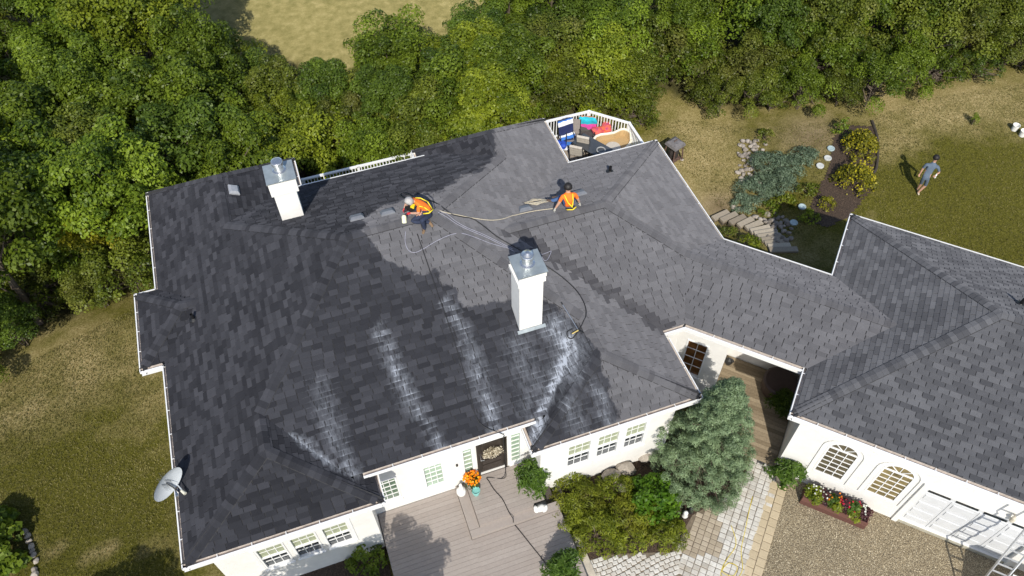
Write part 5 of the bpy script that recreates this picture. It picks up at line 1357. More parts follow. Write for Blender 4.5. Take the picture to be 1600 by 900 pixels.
def cloth(name, pts, nx, mats, label, cat, stripes=None, seed=0):
    """a hanging cloth: rows of points from the front hem over the top to the back hem"""
    r = random.Random(seed); m = MB(); rows = len(pts); V = []
    for i, (a, b) in enumerate(pts):
        a, b = Vector(a), Vector(b)
        for j in range(nx + 1): V.append(a.lerp(b, j / nx) + Vector((r.uniform(-.015, .015), r.uniform(-.02, .02), r.uniform(-.02, .02))))
    for th in (0, .012):
        o = len(m.v); m.v += [tuple(p - Vector((0, 0, th))) for p in V]
        for i in range(rows - 1):
            for j in range(nx):
                f = (o + i * (nx + 1) + j, o + i * (nx + 1) + j + 1, o + (i + 1) * (nx + 1) + j + 1, o + (i + 1) * (nx + 1) + j)
                m.f.append(f if th == 0 else f[::-1]); m.m.append(stripes[i % len(stripes)] if stripes else 0); m.t.append(.5)
    return tag(m.build(name, mats, None, smooth=True), label, cat)
BLU = pm('towel_blue', (.04, .16, .50), .9, .1, 20); WHT = pm('towel_white', (.75, .76, .78), .9, .05); NAV = pm('towel_navy', (.012, .02, .08), .9); TURQ = pm('towel_turquoise', (.02, .42, .52), .9, .3, 9); PINK = pm('towel_pink', (.72, .08, .38), .9, .25, 11); ORNG = pm('towel_orange', (.75, .22, .03), .9)
b_ = dk(885, 203, .75)
rows = [(.02, .10), (.05, .33), (.10, .44), (.18, .50), (.27, .53), (.33, .74), (.38, .92), (.44, 1.10), (.50, 1.12), (.52, .9)]
cloth('beach_towel', [((b_.x - .32, b_.y - .30 + y, DZ + z), (b_.x + .34, b_.y - .26 + y, DZ + z)) for y, z in rows], 6, [BLU, WHT, NAV], 'blue towel with white and navy stripes laid over a chair', 'towel', [0, 0, 0, 1, 2, 2, 1, 0, 0], 3)
p0, p1 = at(899, 186, 1.93), at(932, 183, 1.93)
cloth('blanket', [(at(900, 203, 1.3), at(931, 203, 1.3)), (at(902, 198, 1.5), at(932, 198, 1.5)), (at(903, 193, 1.68), at(933, 194, 1.68)), (at(905, 189, 1.82), at(933, 191, 1.82)), (at(906, 184, 1.97), at(932, 187, 1.97)), (at(907, 182, 2.0), at(930, 184, 2.0)), (at(907, 181, 1.95), at(929, 183, 1.95))], 8, [PINK, TURQ, ORNG], 'pink and turquoise blanket drying over the white rail', 'blanket', [0, 0, 1, 1, 1, 2], 5)
MULT = pm('cloth_multicolour', (.40, .03, .20), .9, .2, 7, col2=(.75, .16, .02))
q = dk(941, 206, .5); m = MB(); rg = random.Random(6)
for i in range(6): m.rock((q.x + rg.uniform(-.25, .25), q.y + rg.uniform(-.15, .15), DZ + .5 + rg.uniform(0, .18)), rg.uniform(.16, .26), rg, (1.2, .9, .5))
m.lathe([(.24, 0), (.22, .45), (.001, .46)], 10, (q.x, q.y, DZ)); tag(m.build('towel_heap', MULT), 'heap of red, orange and purple towels on a stool', 'towels')
q = dk(880, 224, .4); m = MB(); rg = random.Random(7)
for i in range(5): m.rock((q.x + rg.uniform(-.14, .14), q.y + rg.uniform(-.2, .2), DZ + .25 + rg.uniform(0, .2)), rg.uniform(.16, .22), rg, (.9, 1.1, .9), mi=1 if i == 4 else 0)
tag(m.build('beach_bag', [pm('bag_blue', (.02, .07, .42), .6, .2), WHT]), 'bright blue bag wedged between chair and roof edge', 'bag')
q = dk(926, 229, .7); tb = thing('patio_table', q, 'dark glass-topped patio table between the chairs and the wicker sofa', 'table', None, -1.05)
m = MB(); m.box((0, 0, .72), (1.5, .75, .03)); m.build('table_top', glass_mat('smoked_glass', (.06, .065, .07), .15), tb, local=True)
for sx in (-1, 1):
    for sy in (-1, 1): m = MB(); m.tube([(sx * .66, sy * .30, 0), (sx * .66, sy * .30, .705)], .022, 6); m.build('leg', FRM, tb, local=True)
m = MB(); m.tube([(.42 + .17 * cos(a), .17 * sin(a), .765) for a in np.linspace(0, 6.1, 16)], .025, 6); o = m.build('hose_coil', pm('coil_grey', (.35, .35, .34), .6)); o.location = q; o.rotation_euler = (0, 0, -1.05); tag(o, 'grey ring-shaped coil lying on the dark patio table', 'coil')
WICK = tone_mat('wicker', (.42, .28, .13), (.54, .38, .19), .8, .2, 90, .35)
q = dk(958, 224, .4); wk = thing('wicker_sofa', q, 'kidney-shaped pale wicker lounge with raised rim on the back deck', 'sofa', None, .25)
out_ = [(.88 * cos(a) * (1 - .10 * cos(2 * a)),   .56 * sin(a) * (1 - .22 * cos(a)) - .22 * math.exp(-((a - 1.35) / .45) ** 2)) for a in np.linspace(0, 2 * pi, 25)[:-1]]
m = MB(); m.prism([(x * .92, y * .92) for x, y in out_], .10, .34); m.build('seat', WICK, wk, local=True)
m = MB(); n_ = len(out_)
v = [(x, y, .05) for x, y in out_] + [(x * 1.08, y * 1.08, .62 if y > -.2 else .42) for x, y in out_] + [(x * 1.0, y * 1.0, .62 if y > -.2 else .42) for x, y in out_] + [(x * .92, y * .92, .34) for x, y in out_]
m.add(v, [(l * n_ + i, l * n_ + (i + 1) % n_, (l + 1) * n_ + (i + 1) % n_, (l + 1) * n_ + i) for l in range(3) for i in range(n_)], tone=.6); m.build('backrest', WICK, wk, local=True)
m = MB(); m.tube([(x * 1.04, y * 1.04, (.63 if y > -.2 else .43)) for x, y in out_ + out_[:1]], .055, 6, tone=1.0); m.build('rim', pm('wicker_rim', (.82, .74, .58), .7), wk, local=True)
m = MB(); m.lathe([(.30, 0), (.33, .05), (.30, .10), (.001, .11)], 18, (-.1, -.22, .345)); o = m.build('cushion', CUSH); o.location = q; tag(o, 'round beige cushion lying in the wicker lounge', 'cushion')
q = at(571, 262, 1.75); m = MB(); m.lathe([(.36, -.5), (.38, -.25), (.38, -.02), (.36, .02), (.25, .13), (.1, .17), (.001, .175)], 18, (q.x, 23.0, 1.72)); m.lathe([(.18, -.85), (.05, -.5)], 8, (q.x, 23.0, 1.72)); tag(m.build('barbecue', pm('bbq_black', (.015, .015, .016), .3), smooth=True), 'black domed kettle barbecue showing above the rear gutter', 'barbecue')
q = at(600, 253, 1.6); m = MB(); m.box((q.x, 22.95, 1.35), (1.1, .5, .55)); m.box((q.x, 22.95, 1.66), (1.0, .42, .08)); tag(m.build('storage_box', BLU), 'blue covered box beside the barbecue behind the rear gutter', 'box')

# ------------------------------------------------------------------ dish, ladder, pots, planter
dz = ZE
base = hit(279, 770)[0]; di = thing('satellite_dish', base, 'grey oval satellite dish on the left gutter of the house', 'satellite dish')
DG = pm('dish_grey', (.50, .53, .55), .5, .06, 6)
ctr = at(263, 757, base.z + .55); toc = (Vector((0, 0, CAMZ)) - ctr).normalized(); nrm = (toc * .45 + (Vector(RC[0]) * .78 + Vector(RC[1]) * .62) * .89).normalized()
Y = (Vector(RC[0]) * .62 - Vector(RC[1]) * .78); Y = (Y - nrm * Y.dot(nrm)).normalized(); X = Y.cross(nrm).normalized()
m = MB(); V = []; K = 28; RG = 6
for i in range(RG + 1):
    r = i / RG
    for k in range(K): a = 2 * pi * k / K; V.append(ctr + X * (.36 * r * cos(a)) + Y * (.50 * r * sin(a)) + nrm * (.09 * (r * r - 1)))
for i in range(RG):
    for k in range(K): m.f.append((i * K + k, i * K + (k + 1) % K, (i + 1) * K + (k + 1) % K, (i + 1) * K + k)); m.m.append(0); m.t.append(.5)
m.v = [tuple(p) for p in V]; o2 = len(m.v); m.v += [tuple(p - nrm * .012) for p in V]
for f in list(m.f): m.f.append(tuple(o2 + i for i in f[::-1])); m.m.append(0); m.t.append(.5)
m.build('reflector', DG, di, smooth=True)
m = MB(); Xs = X if X.dot(Vector(RC[0]) * .78 + Vector(RC[1]) * .62) > 0 else -X; feed = ctr + nrm * .36 + Xs * .30 - Y * .04; m.tube([ctr + Xs * .34 - nrm * .02, feed], .018, 6); m.build('feed_arm', DG, di)
m = MB(); m.tube([feed + nrm * .02, feed - nrm * .13], [.045, .035], 10); m.build('receiver', pm('lnb_cream', (.62, .60, .48), .5), di)
m = MB(); m.tube([base + Vector((0, 0, -.02)), base + Vector((0, 0, .28)), ctr - nrm * .10], .025, 8); m.box(base + Vector((0, 0, .01)), (.16, .22, .03)); m.build('mast', pm('steel', (.55, .55, .55), .3, .1, metal=1.0), di)
for dx, ang in ((-.01, .0), (.05, 0)):              # the two lines of print on the dish
    m = MB(); c = ctr + X * (-.02) + Y * (.06 - 2.2 * dx) + nrm * (-.082)
    for k in range(9): m.box((0, 0, 0), (.016, .020, .002), mat=Matrix.Translation(c + X * (-.12 + .028 * k)) @ Matrix((X.to_4d(), Y.to_4d(), nrm.to_4d(), Vector((0, 0, 0, 1)))).transposed())
    m.build('lettering', pm('print_grey', (.16, .17, .18), .6), di)
ALU = pm('aluminium', (.62, .63, .64), .35, .08, 10, metal=.6)
ld = thing('ladder', cn(8.78, 11.54), 'aluminium extension ladder leaning on the garage gutter at the right', 'ladder')
la, lb = cn(8.58, 11.50, 0), cn(8.58, 13.03, 5.0); ra, rb = cn(9.0, 11.50, 0), cn(9.0, 13.03, 5.0)
for a, b in ((la, lb), (ra, rb)): m = MB(); m.bar(a, b, .03, .085, up=(-1, -1, .4)); m.build('rail', ALU, ld)
for i in range(16):
    f = (i + .6) / 16.5; m = MB(); m.bar(la.lerp(lb, f), ra.lerp(rb, f), .04, .03); m.build('rung', ALU, ld)
wb = thing('cargo_trailer', cn(10.6, 11.6), 'white panelled trailer side at the bottom right corner behind the ladder', 'trailer')
m = MB(); P_ = [cn(9.24, 12.2), cn(13.0, 12.2), cn(13.0, 9.6), cn(9.24, 9.6)]; m.prism([tuple(p)[:2] for p in P_], .35, 1.45); m.build('body', pm('trailer_white', (.74, .75, .75), .5, .05), wb)
m = MB(); m.prism([tuple(p)[:2] for p in (cn(9.20, 12.24), cn(13.04, 12.24), cn(13.04, 9.56), cn(9.20, 9.56))], 1.45, 1.52); m.build('roof', TRIM, wb)
for i in range(4): m = MB(); m.bar(cn(9.225, 9.9 + .62 * i, .5), cn(9.225, 9.9 + .62 * i, 1.42), .03, .02); m.build('rib', pm('trailer_grey', (.3, .3, .31), .5), wb)
for n0 in (10.2, 11.4): m = MB(); m.tube([cn(9.26, n0, .32), cn(9.5, n0, .32)], .32, 18); m.build('wheel', pm('tyre', (.015, .015, .015), .8), wb)
BRN = tone_mat('planter_brown', (.10, .045, .035), (.15, .07, .055), .7, .3, 20, .2)
pl = thing('planter_box', cn(4.62, 12.78), 'long brown wooden planter box beneath the arched garage windows', 'planter', None, -pi / 4)
for sy in (-1, 1):
    for k in range(2): m = MB(); m.box((0, sy * .22, .12 + k * .22), (1.96, .035, .212)); m.build('plank', BRN, pl, local=True)
for sx in (-1, 1): m = MB(); m.box((sx * .955, 0, .23), (.03, .40, .44)); m.build('end_panel', BRN, pl, local=True)
m = MB(); m.box((0, 0, .36), (1.85, .40, .06)); m.build('soil', MM, pl, local=True)
def bedding(i, c, n, z, r, leaf, bloom, lab):
    t = mound('bedding_plant', cn(c, n, z), lab, 'plant', leaf, r, r * .8, .34, 18, 2600, .07, 300 + i, .65, None, dome=True)
    if bloom:
        rng = np.random.RandomState(400 + i); k = 9; a = rng.uniform(0, 2 * pi, k); q = np.sqrt(rng.rand(k)); P = np.stack([np.cos(a) * q * r, np.sin(a) * q * r * .8, .38 - .12 * q + rng.uniform(0, .08, k)], 1)
        V, Fq = leaf_quads(np.repeat(P, 4, 0), rng.normal(scale=.7, size=(k * 4, 3)) + np.array([0, 0, 1]), np.full(k * 4, .065), .9, rng); mesh_np('blossom', V, Fq, bloom, rng.rand(k * 4), t, local=True)
DKR = leaf_mat('coleus_dark', (.03, .010, .015), (.10, .035, .04), .2, .1); RED = leaf_mat('bloom_red', (.5, .02, .03), (.75, .05, .12), .2, 0); WHB = leaf_mat('bloom_white', (.6, .6, .58), (.85, .85, .82), .2, 0); ORB = leaf_mat('bloom_orange', (.65, .16, .01), (.85, .38, .02), .2, 0)
for i, (c, lf, bm_, lab) in enumerate(((3.88, LL, WHB, 'pale green bedding plant with white blooms at the left end of the planter'), (4.18, DKR, WHB, 'dark purple bedding plant, second from the left in the planter'), (4.48, LPot, ORB, 'green bedding plant with an orange bloom in the planter'), (4.80, DKR, RED, 'dark plant with red blooms in the middle of the planter'), (5.08, LPot, RED, 'green plant with red flowers right of the planter middle'), (5.36, DKR, WHB, 'maroon plant at the right end of the planter'))): bedding(i, c, 12.84, .36, .23, lf, bm_, lab)
for i, c in enumerate((4.05, 4.65, 5.2)): bedding(10 + i, c, 12.70, .34, .15, LL, None, ('trailing lime plant over the planter front, left one', 'trailing lime plant over the planter front, middle one', 'trailing lime plant over the planter front, right one')[i])
def big_leaf(loc, r, h, seed, label, cat='plant', leaf=None):
    """tall plant with arching compound leaves"""
    rng = np.random.RandomState(seed); t = thing('tall_plant', loc, label, cat); m = MB(); P, Nn, T, S = [], [], [], []
    for k in range(46):
        a = rng.uniform(0, 2 * pi); z0 = h * rng.uniform(.15, .95); L = r * rng.uniform(.55, 1.3) * (1.15 - .45 * z0 / h); d = np.array([cos(a), sin(a), 0])
        pts = [np.array([0, 0, z0]) + d * L * f + np.array([0, 0, .18 * f - .40 * f * f]) for f in np.linspace(0, 1, 6)]
        if k % 3 == 0: m.tube([Vector(q) for q in pts], [.010] * 5 + [.004], 4)
        n = 38; f = rng.rand(n) ** .7; side = np.array([-d[1], d[0], 0]); q = np.array([0, 0, z0]) + d * (L * f)[:, None] + np.array([0, 0, 1]) * (.18 * f - .40 * f * f)[:, None] + side * (rng.normal(size=n) * .075)[:, None]
        P.append(q); Nn.append(np.array([0, 0, 1]) + rng.normal(scale=.35, size=(n, 3))); T.append(np.clip(.3 * rng.rand() + rng.rand(n) * .7, 0, 1)); S.append(rng.uniform(.10, .20, n))
    V, Fq = leaf_quads(np.concatenate(P), np.concatenate(Nn), np.concatenate(S), .26, rng); mesh_np('foliage', V, Fq, leaf or LPot, np.concatenate(T), t, local=True)
    m.tube([(0, 0, -.05), (0, 0, h)], [.03, .012], 6); m.build('stem', pm('plant_stem', (.10, .14, .04), .7), t, local=True)
def pot(loc, r, h, mat, label, name='plant_pot'):
    m = MB(); m.lathe([(r * .68, 0), (r * .92, h * .75), (r, h * .8), (r, h), (r * .88, h), (r * .85, h * .86), (.001, h * .84)], 22, (0, 0, 0)); o = m.build(name, mat, None, smooth=False); o.location = loc; return tag(o, label, 'pot')
BLK = pm('pot_black', (.02, .02, .02), .5); TERR = pm('pot_grey', (.20, .17, .14), .8, .2)
p = at(833, 757, .835); pot(p, .20, .34, BLK, 'black pot under the leafy plant right of the front door'); big_leaf(p + Vector((0, .0, .30)), .52, .85, 501, 'leafy potted plant right of the front door')
p = at(880, 895, .46); pot(p, .20, .34, BLK, 'black pot at the bottom edge of the deck'); big_leaf(p + Vector((0, 0, .30)), .55, .75, 502, 'leafy potted plant at the bottom edge of the deck')
p = at(1222, 752, .0); pot(p, .30, .42, TERR, 'grey tub at the garage corner holding a leafy plant'); big_leaf(p + Vector((0, 0, .38)), .55, .95, 503, 'leafy plant in the tub at the garage corner')
p = at(1219, 640, .35); pot(p, .24, .4, TERR, 'shaded pot on the wooden deck by the garage wall'); big_leaf(p + Vector((0, 0, .36)), .45, .6, 504, 'dark plant in the shaded pot by the garage wall', leaf=LD)
p = at(1144, 640, .4); big_leaf(Vector((p.x, p.y, .1)), .4, 1.0, 505, 'slender leafy plant behind the blue spruce by the wooden deck')
p = at(742, 762, .835); pot(p + Vector((-.03, .12, 0)), .16, .26, TERR, 'grey pot of marigolds beside the front door')
t = mound('marigold_plant', p + Vector((-.03, .12, .24)), 'orange and yellow marigolds beside the front door', 'flowers', LD, .24, .22, .30, 20, 2400, .06, 520, .6, dome=True)
rng = np.random.RandomState(9); k = 90; a = rng.uniform(0, 2 * pi, k); q_ = np.sqrt(rng.rand(k)); P = np.stack([np.cos(a) * q_ * .27, np.sin(a) * q_ * .25, .40 - .18 * q_ ** 2 + rng.uniform(-.02, .06, k)], 1)
V, Fq = leaf_quads(np.repeat(P, 3, 0), rng.normal(scale=.6, size=(k * 3, 3)) + np.array([0, -.3, 1]), np.full(k * 3, .075), .95, rng); mesh_np('blossom', V, Fq, leaf_mat('marigold', (.75, .16, .005), (.90, .45, .01), .2, 0), np.repeat(rng.rand(k), 3), t, local=True)
pot(p + Vector((-.02, -.20, 0)), .13, .26, pm('pot_turquoise', (.22, .52, .48), .35, .2, 9), 'turquoise glazed pot in front of the marigolds')
p = at(721, 770, .63); m = MB(); rg = random.Random(4)
m.lathe([(.13, 0), (.15, .04), (.15, .16), (.12, .24), (.05, .26)], 14); m.rock((0, 0, .30), .11, rg, (1, 1, .8)); m.rock((.02, .07, .40), .06, rg); o = m.build('garden_ornament', pm('ornament_white', (.74, .73, .70), .7, .1, 8), None, smooth=True); o.location = p; tag(o, 'white rounded garden ornament on the step below the entrance wall', 'ornament')
p = at(845, 797, .64); m = MB(); rg = random.Random(8)
for q_, r_ in (((0, 0, .12), .15), ((.10, -.03, .13), .12), ((-.12, .03, .12), .12), ((-.16, .02, .25), .08), ((.14, -.05, .22), .07)): m.rock(q_, r_, rg, (1.1, .85, .9), mi=0)
m.box((.02, .13, .10), (.36, .12, .2), mi=1); o = m.build('garden_ornament', [pm('ornament_white', (.74, .73, .70), .7), BLK], None, smooth=True); o.location = p; tag(o, 'white lying animal ornament with a dark base on the landing step', 'ornament')
p = at(1078, 800, .02)
for dx, mt, lab in ((0, BLK, 'small black garden ornament beside the path'), (-.22, pm('ornament_white', (.74, .73, .70), .7), 'small white garden ornament beside the black one')):
    m = MB(); m.lathe([(.08, 0), (.10, .08), (.06, .2), (.08, .26), (.05, .34), (.001, .36)], 12); o = m.build('garden_ornament', mt, None, smooth=True); o.location = p + Vector((dx, dx * .3, 0)); tag(o, lab, 'ornament')
# wreath on the door
fr = (Vector((-1.03, 10.16, 0)), Vector((1, 0, 0)), Vector((0, -1, 0)))
rng = np.random.RandomState(12); n = 900; a = rng.uniform(0, 2 * pi, n); wc = fr_pt(fr, 3.74, 2.22, .04)
P = np.array(wc) + np.stack([np.cos(a) * .20 + rng.normal(size=n) * .05, rng.normal(size=n) * .035 - .02, np.sin(a) * .17 + rng.normal(size=n) * .05], 1)
V, Fq = leaf_quads(P, rng.normal(scale=.5, size=(n, 3)) + np.array([0, -1, .3]), rng.uniform(.04, .09, n), .5, rng)
tag(mesh_np('door_wreath', V, Fq, leaf_mat('wreath_cream', (.22, .17, .10), (.62, .56, .44), .1, 0), rng.rand(n)), 'cream dried-flower wreath hanging on the dark front door', 'wreath')

# ------------------------------------------------------------------ hoses and ropes over the roof
def line(name, px, r, mat, label, cat, lift=.03, n=5):
    pts = [hit(a, b, lift)[0] for a, b in px]; P = curve_pts(pts, n)
    for q in P:
        z = roof_z(q.x, q.y)
        if z > 0 and q.z < z + r + .012: q.z = z + r + .012
    m = MB(); m.tube(P, r, 6); return tag(m.build(name, mat, None, smooth=True), label, cat)
HB = pm('hose_black', (.012, .012, .013), .5); HW = pm('hose_lilac', (.36, .36, .44), .5, .08); RP = pm('rope_cream', (.50, .44, .33), .9, .15, 30)
line('black_hose', [(668, 313), (680, 318), (692, 326), (706, 336), (722, 340), (738, 343), (756, 355), (775, 370), (800, 385), (830, 402), (858, 420), (880, 436), (900, 455), (912, 475), (915, 492), (910, 508), (903, 520), (894, 529), (887, 527), (886, 519), (894, 514)], .016, HB, 'black pressure hose running past the centre chimney to the wand', 'hose')
line('black_hose', [(655, 322), (645, 312), (632, 306), (626, 310), (636, 315), (650, 313)], .014, HB, 'loop of black hose on the ridge behind the kneeling worker', 'hose', .1)
line('lilac_hose', [(634, 362), (633, 378), (638, 391), (648, 395), (662, 389), (682, 377), (705, 367), (722, 366), (742, 372), (765, 381), (790, 388)], .0065, HW, 'thin lilac hose looping below the kneeling worker', 'hose')
line('lilac_hose', [(686, 331), (698, 336), (712, 347), (730, 357), (752, 366), (775, 377), (800, 390)], .0065, HW, 'thin lilac hose running straight from worker to chimney, upper strand', 'hose')
line('lilac_hose', [(684, 333), (697, 340), (713, 351), (731, 360), (755, 370), (778, 381), (803, 394)], .0065, HW, 'thin lilac hose running straight from worker to chimney, lower strand', 'hose')
line('lilac_hose', [(845, 399), (855, 395), (861, 393), (855, 406), (850, 408), (846, 402)], .0065, HW, 'small curl of lilac hose right of the centre chimney', 'hose')
line('safety_rope', [(678, 328), (695, 333), (715, 337), (740, 342), (766, 345), (785, 343), (805, 337), (835, 331), (866, 327)], .014, RP, 'cream safety rope stretched from worker to worker', 'rope')
rg = random.Random(14); pile = []
for k in range(36): pile.append((838 + 24 * cos(k * 1.9) * rg.uniform(.3, 1) + rg.uniform(-4, 4), 317 + 6 * sin(k * 1.9 + .4) * rg.uniform(.3, 1) - (24 * cos(k * 1.9)) * .12))
line('safety_rope', pile, .013, RP, 'loose pile of cream rope beside the seated worker', 'rope', .05, 3)
def deck_at(px, py):
    a = at(px, py, .852)
    if 1.79 < a.x < 3.9 and a.y > 8.66: return a
    a = at(px, py, .648)
    if 1.46 < a.x < 4.3 and a.y > 8.42: return a
    return at(px, py, .478)
front = [(652, 366), (662, 395), (674, 430), (688, 470), (702, 510), (718, 560), (733, 610), (748, 660), (757, 690)]
pts = [hit(a, b, .03)[0] for a, b in front]
pts[-1] = Vector((pts[-1].x, 9.50, ZE + .36)); pts += [Vector((pts[-1].x + .01, 9.47, ZE + .1)), Vector((pts[-1].x + .06, 9.55, 2.2)), Vector((pts[-1].x + .08, 9.75, .95))] + [deck_at(*q) for q in ((762, 746), (764, 752), (772, 765), (785, 780), (795, 800), (806, 822), (830, 852), (856, 885), (870, 910))]
pts2 = []
for a, b in zip(pts[:-1], pts[1:]):
    pts2.append(a)
    if a.z < 1 and a.z - b.z > .1: e = a.lerp(b, .5); pts2 += [Vector((e.x, e.y - .06, a.z)), Vector((e.x, e.y - .10, b.z))]
pts = pts2 + [pts[-1]]
m = MB(); m.tube(curve_pts(pts, 4), .013, 6); tag(m.build('black_hose', HB, None, smooth=True), 'long black hose down the front roof over the gutter and across the deck', 'hose')
a, b = hit(876, 474, .10)[0], hit(905, 517, .06)[0]; m = MB(); m.tube([a, a.lerp(b, .08)], .02, 6, mi=1); m.tube([a, b], .009, 6); m.tube([b, b + Vector((.1, -.14, .02))], .02, 6, mi=1); c_ = hit(893, 522, .06)[0]; m.tube([b, c_], .022, 6, mi=2)
tag(m.build('spray_wand', [pm('steel', (.55, .55, .55), .3), HB, pm('brass', (.6, .45, .15), .35, metal=.8)]), 'metal pressure-washer wand lying right of the centre chimney', 'wand')
yp = [at(*q, .03) for q in ((1142, 820), (1150, 850), (1135, 875), (1128, 892), (1145, 900), (1152, 886), (1138, 880), (1126, 898), (1148, 905), (1160, 890), (1158, 860), (1164, 830), (1170, 800), (1176, 775))]
m = MB(); m.tube(curve_pts(yp, 5), .011, 6); tag(m.build('yellow_hose', pm('hose_yellow', (.62, .48, .03), .5), None, smooth=True), 'thin yellow hose lying in loops on the paved path', 'hose')
# furniture seen in the breezeway shade
q = at(1230, 615, .35); m = MB(); m.lathe([(.45, 0), (.55, .05), (.58, .55), (.5, .6), (.001, .62)], 18, (0, 0, 0)); o = m.build('rain_barrel', pm('barrel_brown', (.05, .03, .025), .6), None); o.location = (q.x - .25, q.y + .25, .35); tag(o, 'dark round barrel in the shade against the garage wall', 'barrel')
q = at(1135, 565, .4); m = MB(); m.lathe([(.10, 0), (.13, .1), (.10, .22), (.02, .3)], 12); m.rock((.12, 0, .1), .09, random.Random(3)); o = m.build('garden_ornament', BLK, None); o.location = (q.x + .05, q.y - .05, .35); tag(o, 'black ornament on the wooden deck at the foot of the white wall', 'ornament')
# ------------------------------------------------------------------ people
SKIN = pm('skin', (.50, .29, .20), .55, .08, 20); 
def person(loc, label, joints, edges, zones, zmats, hair=None):
    """joints: name -> (point, radius); edges: (a, b, zone); one continuous skinned body"""
    t = thing('person', loc, label, 'person')
    me = bpy.data.meshes.new('body_tmp'); names = list(joints)
    me.from_pydata([tuple(joints[n][0]) for n in names], [(names.index(a), names.index(b)) for a, b, z in edges], [])
    ob = bpy.data.objects.new('body_tmp', me); COL.objects.link(ob)
    md = ob.modifiers.new('skin', 'SKIN'); md.use_smooth_shade = True; md.branch_smoothing = .4
    if not me.skin_vertices:
        bm = bmesh.new(); bm.from_mesh(me); bm.verts.layers.skin.verify(); bm.to_mesh(me); bm.free()
    sk = me.skin_vertices[0].data
    for i, n in enumerate(names):
        r = joints[n][1]; sk[i].radius = r if isinstance(r, tuple) else (r, r); sk[i].use_root = (n == 'pelvis')
    ss = ob.modifiers.new('sub', 'SUBSURF'); ss.levels = 2; ss.render_levels = 2
    dg = bpy.context.evaluated_depsgraph_get(); ev = ob.evaluated_get(dg)
    body = bpy.data.meshes.new_from_object(ev); bpy.data.objects.remove(ob)
    body.name = 'body'; body.materials.clear()
    for m in zmats: body.materials.append(m)
    E_ = [(Vector(joints[a][0]), Vector(joints[b][0]), z) for a, b, z in edges]
    for p in body.polygons:
        c = p.center; best = (1e9, 0)
        for a, b, z in E_:
            d = b - a; u = max(0, min(1, (c - a).dot(d) / max(1e-9, d.dot(d)))); q = (c - a - d * u).length
            if q < best[0]: best = (q, z)
        p.material_index = best[1]; p.use_smooth = True
    o = bpy.data.objects.new('body', body); COL.objects.link(o); hang(o, t)
    return t
def limb(J, E, side, sh, el, ha, zs, zsk, zh, fwd):
    J['sh' + side] = (sh, .068); J['el' + side] = (el, .048); d = (Vector(ha) - Vector(el)).normalized()
    J['wr' + side] = (ha, .030); pm_ = Vector(ha) + d * .06; J['pa' + side] = (pm_, (.036, .022))
    E += [('chest', 'sh' + side, zs), ('wr' + side, 'pa' + side, zh)]
    mid = Vector(sh).lerp(Vector(el), .75); J['sl' + side] = (mid, .055); E += [('sh' + side, 'sl' + side, zs), ('sl' + side, 'el' + side, zsk), ('el' + side, 'wr' + side, zsk)]
    x = d.cross(Vector((0, 0, 1))).normalized() if abs(d.z) < .95 else Vector((1, 0, 0)); y = x.cross(d)
    for k, (o, ln) in enumerate(((-.030, .060), (-.011, .075), (.010, .080), (.030, .070))):
        a = pm_ + d * .03 + x * o; b = a + d * ln * .5 - y * .008; c = b + d * ln * .45 - y * .03
        J['f%d%s' % (k, side)] = (a, .010); J['g%d%s' % (k, side)] = (b, .0095); J['h%d%s' % (k, side)] = (c, .008); E += [('pa' + side, 'f%d%s' % (k, side), zh), ('f%d%s' % (k, side), 'g%d%s' % (k, side), zh), ('g%d%s' % (k, side), 'h%d%s' % (k, side), zh)]
    a = pm_ - d * .02 - x * .045; b = a + d * .045 - x * .012 - y * .015; J['t' + side] = (a, .012); J['u' + side] = (b, .009); E += [('pa' + side, 't' + side, zh), ('t' + side, 'u' + side, zh)]
def leg(J, E, side, hip, kn, an, toe, zt, zc, zf, r=(.088, .062, .042)):
    J['hi' + side] = (hip, r[0]); J['kn' + side] = (kn, r[1]); J['an' + side] = (an, r[2]); J['ca' + side] = (Vector(kn).lerp(Vector(an), .38), r[1] * .92)
    d = (Vector(toe) - Vector(an)); J['he' + side] = (Vector(an) + Vector((0, 0, -.035)) - d * .15, .042); J['ba' + side] = (Vector(an).lerp(Vector(toe), .65) + Vector((0, 0, -.012)), (.045, .032)); J['to' + side] = (toe, (.038, .024))
    E += [('pelvis', 'hi' + side, zt), ('hi' + side, 'kn' + side, zt), ('kn' + side, 'ca' + side, zc), ('ca' + side, 'an' + side, zc), ('an' + side, 'he' + side, zf), ('an' + side, 'ba' + side, zf), ('ba' + side, 'to' + side, zf)]
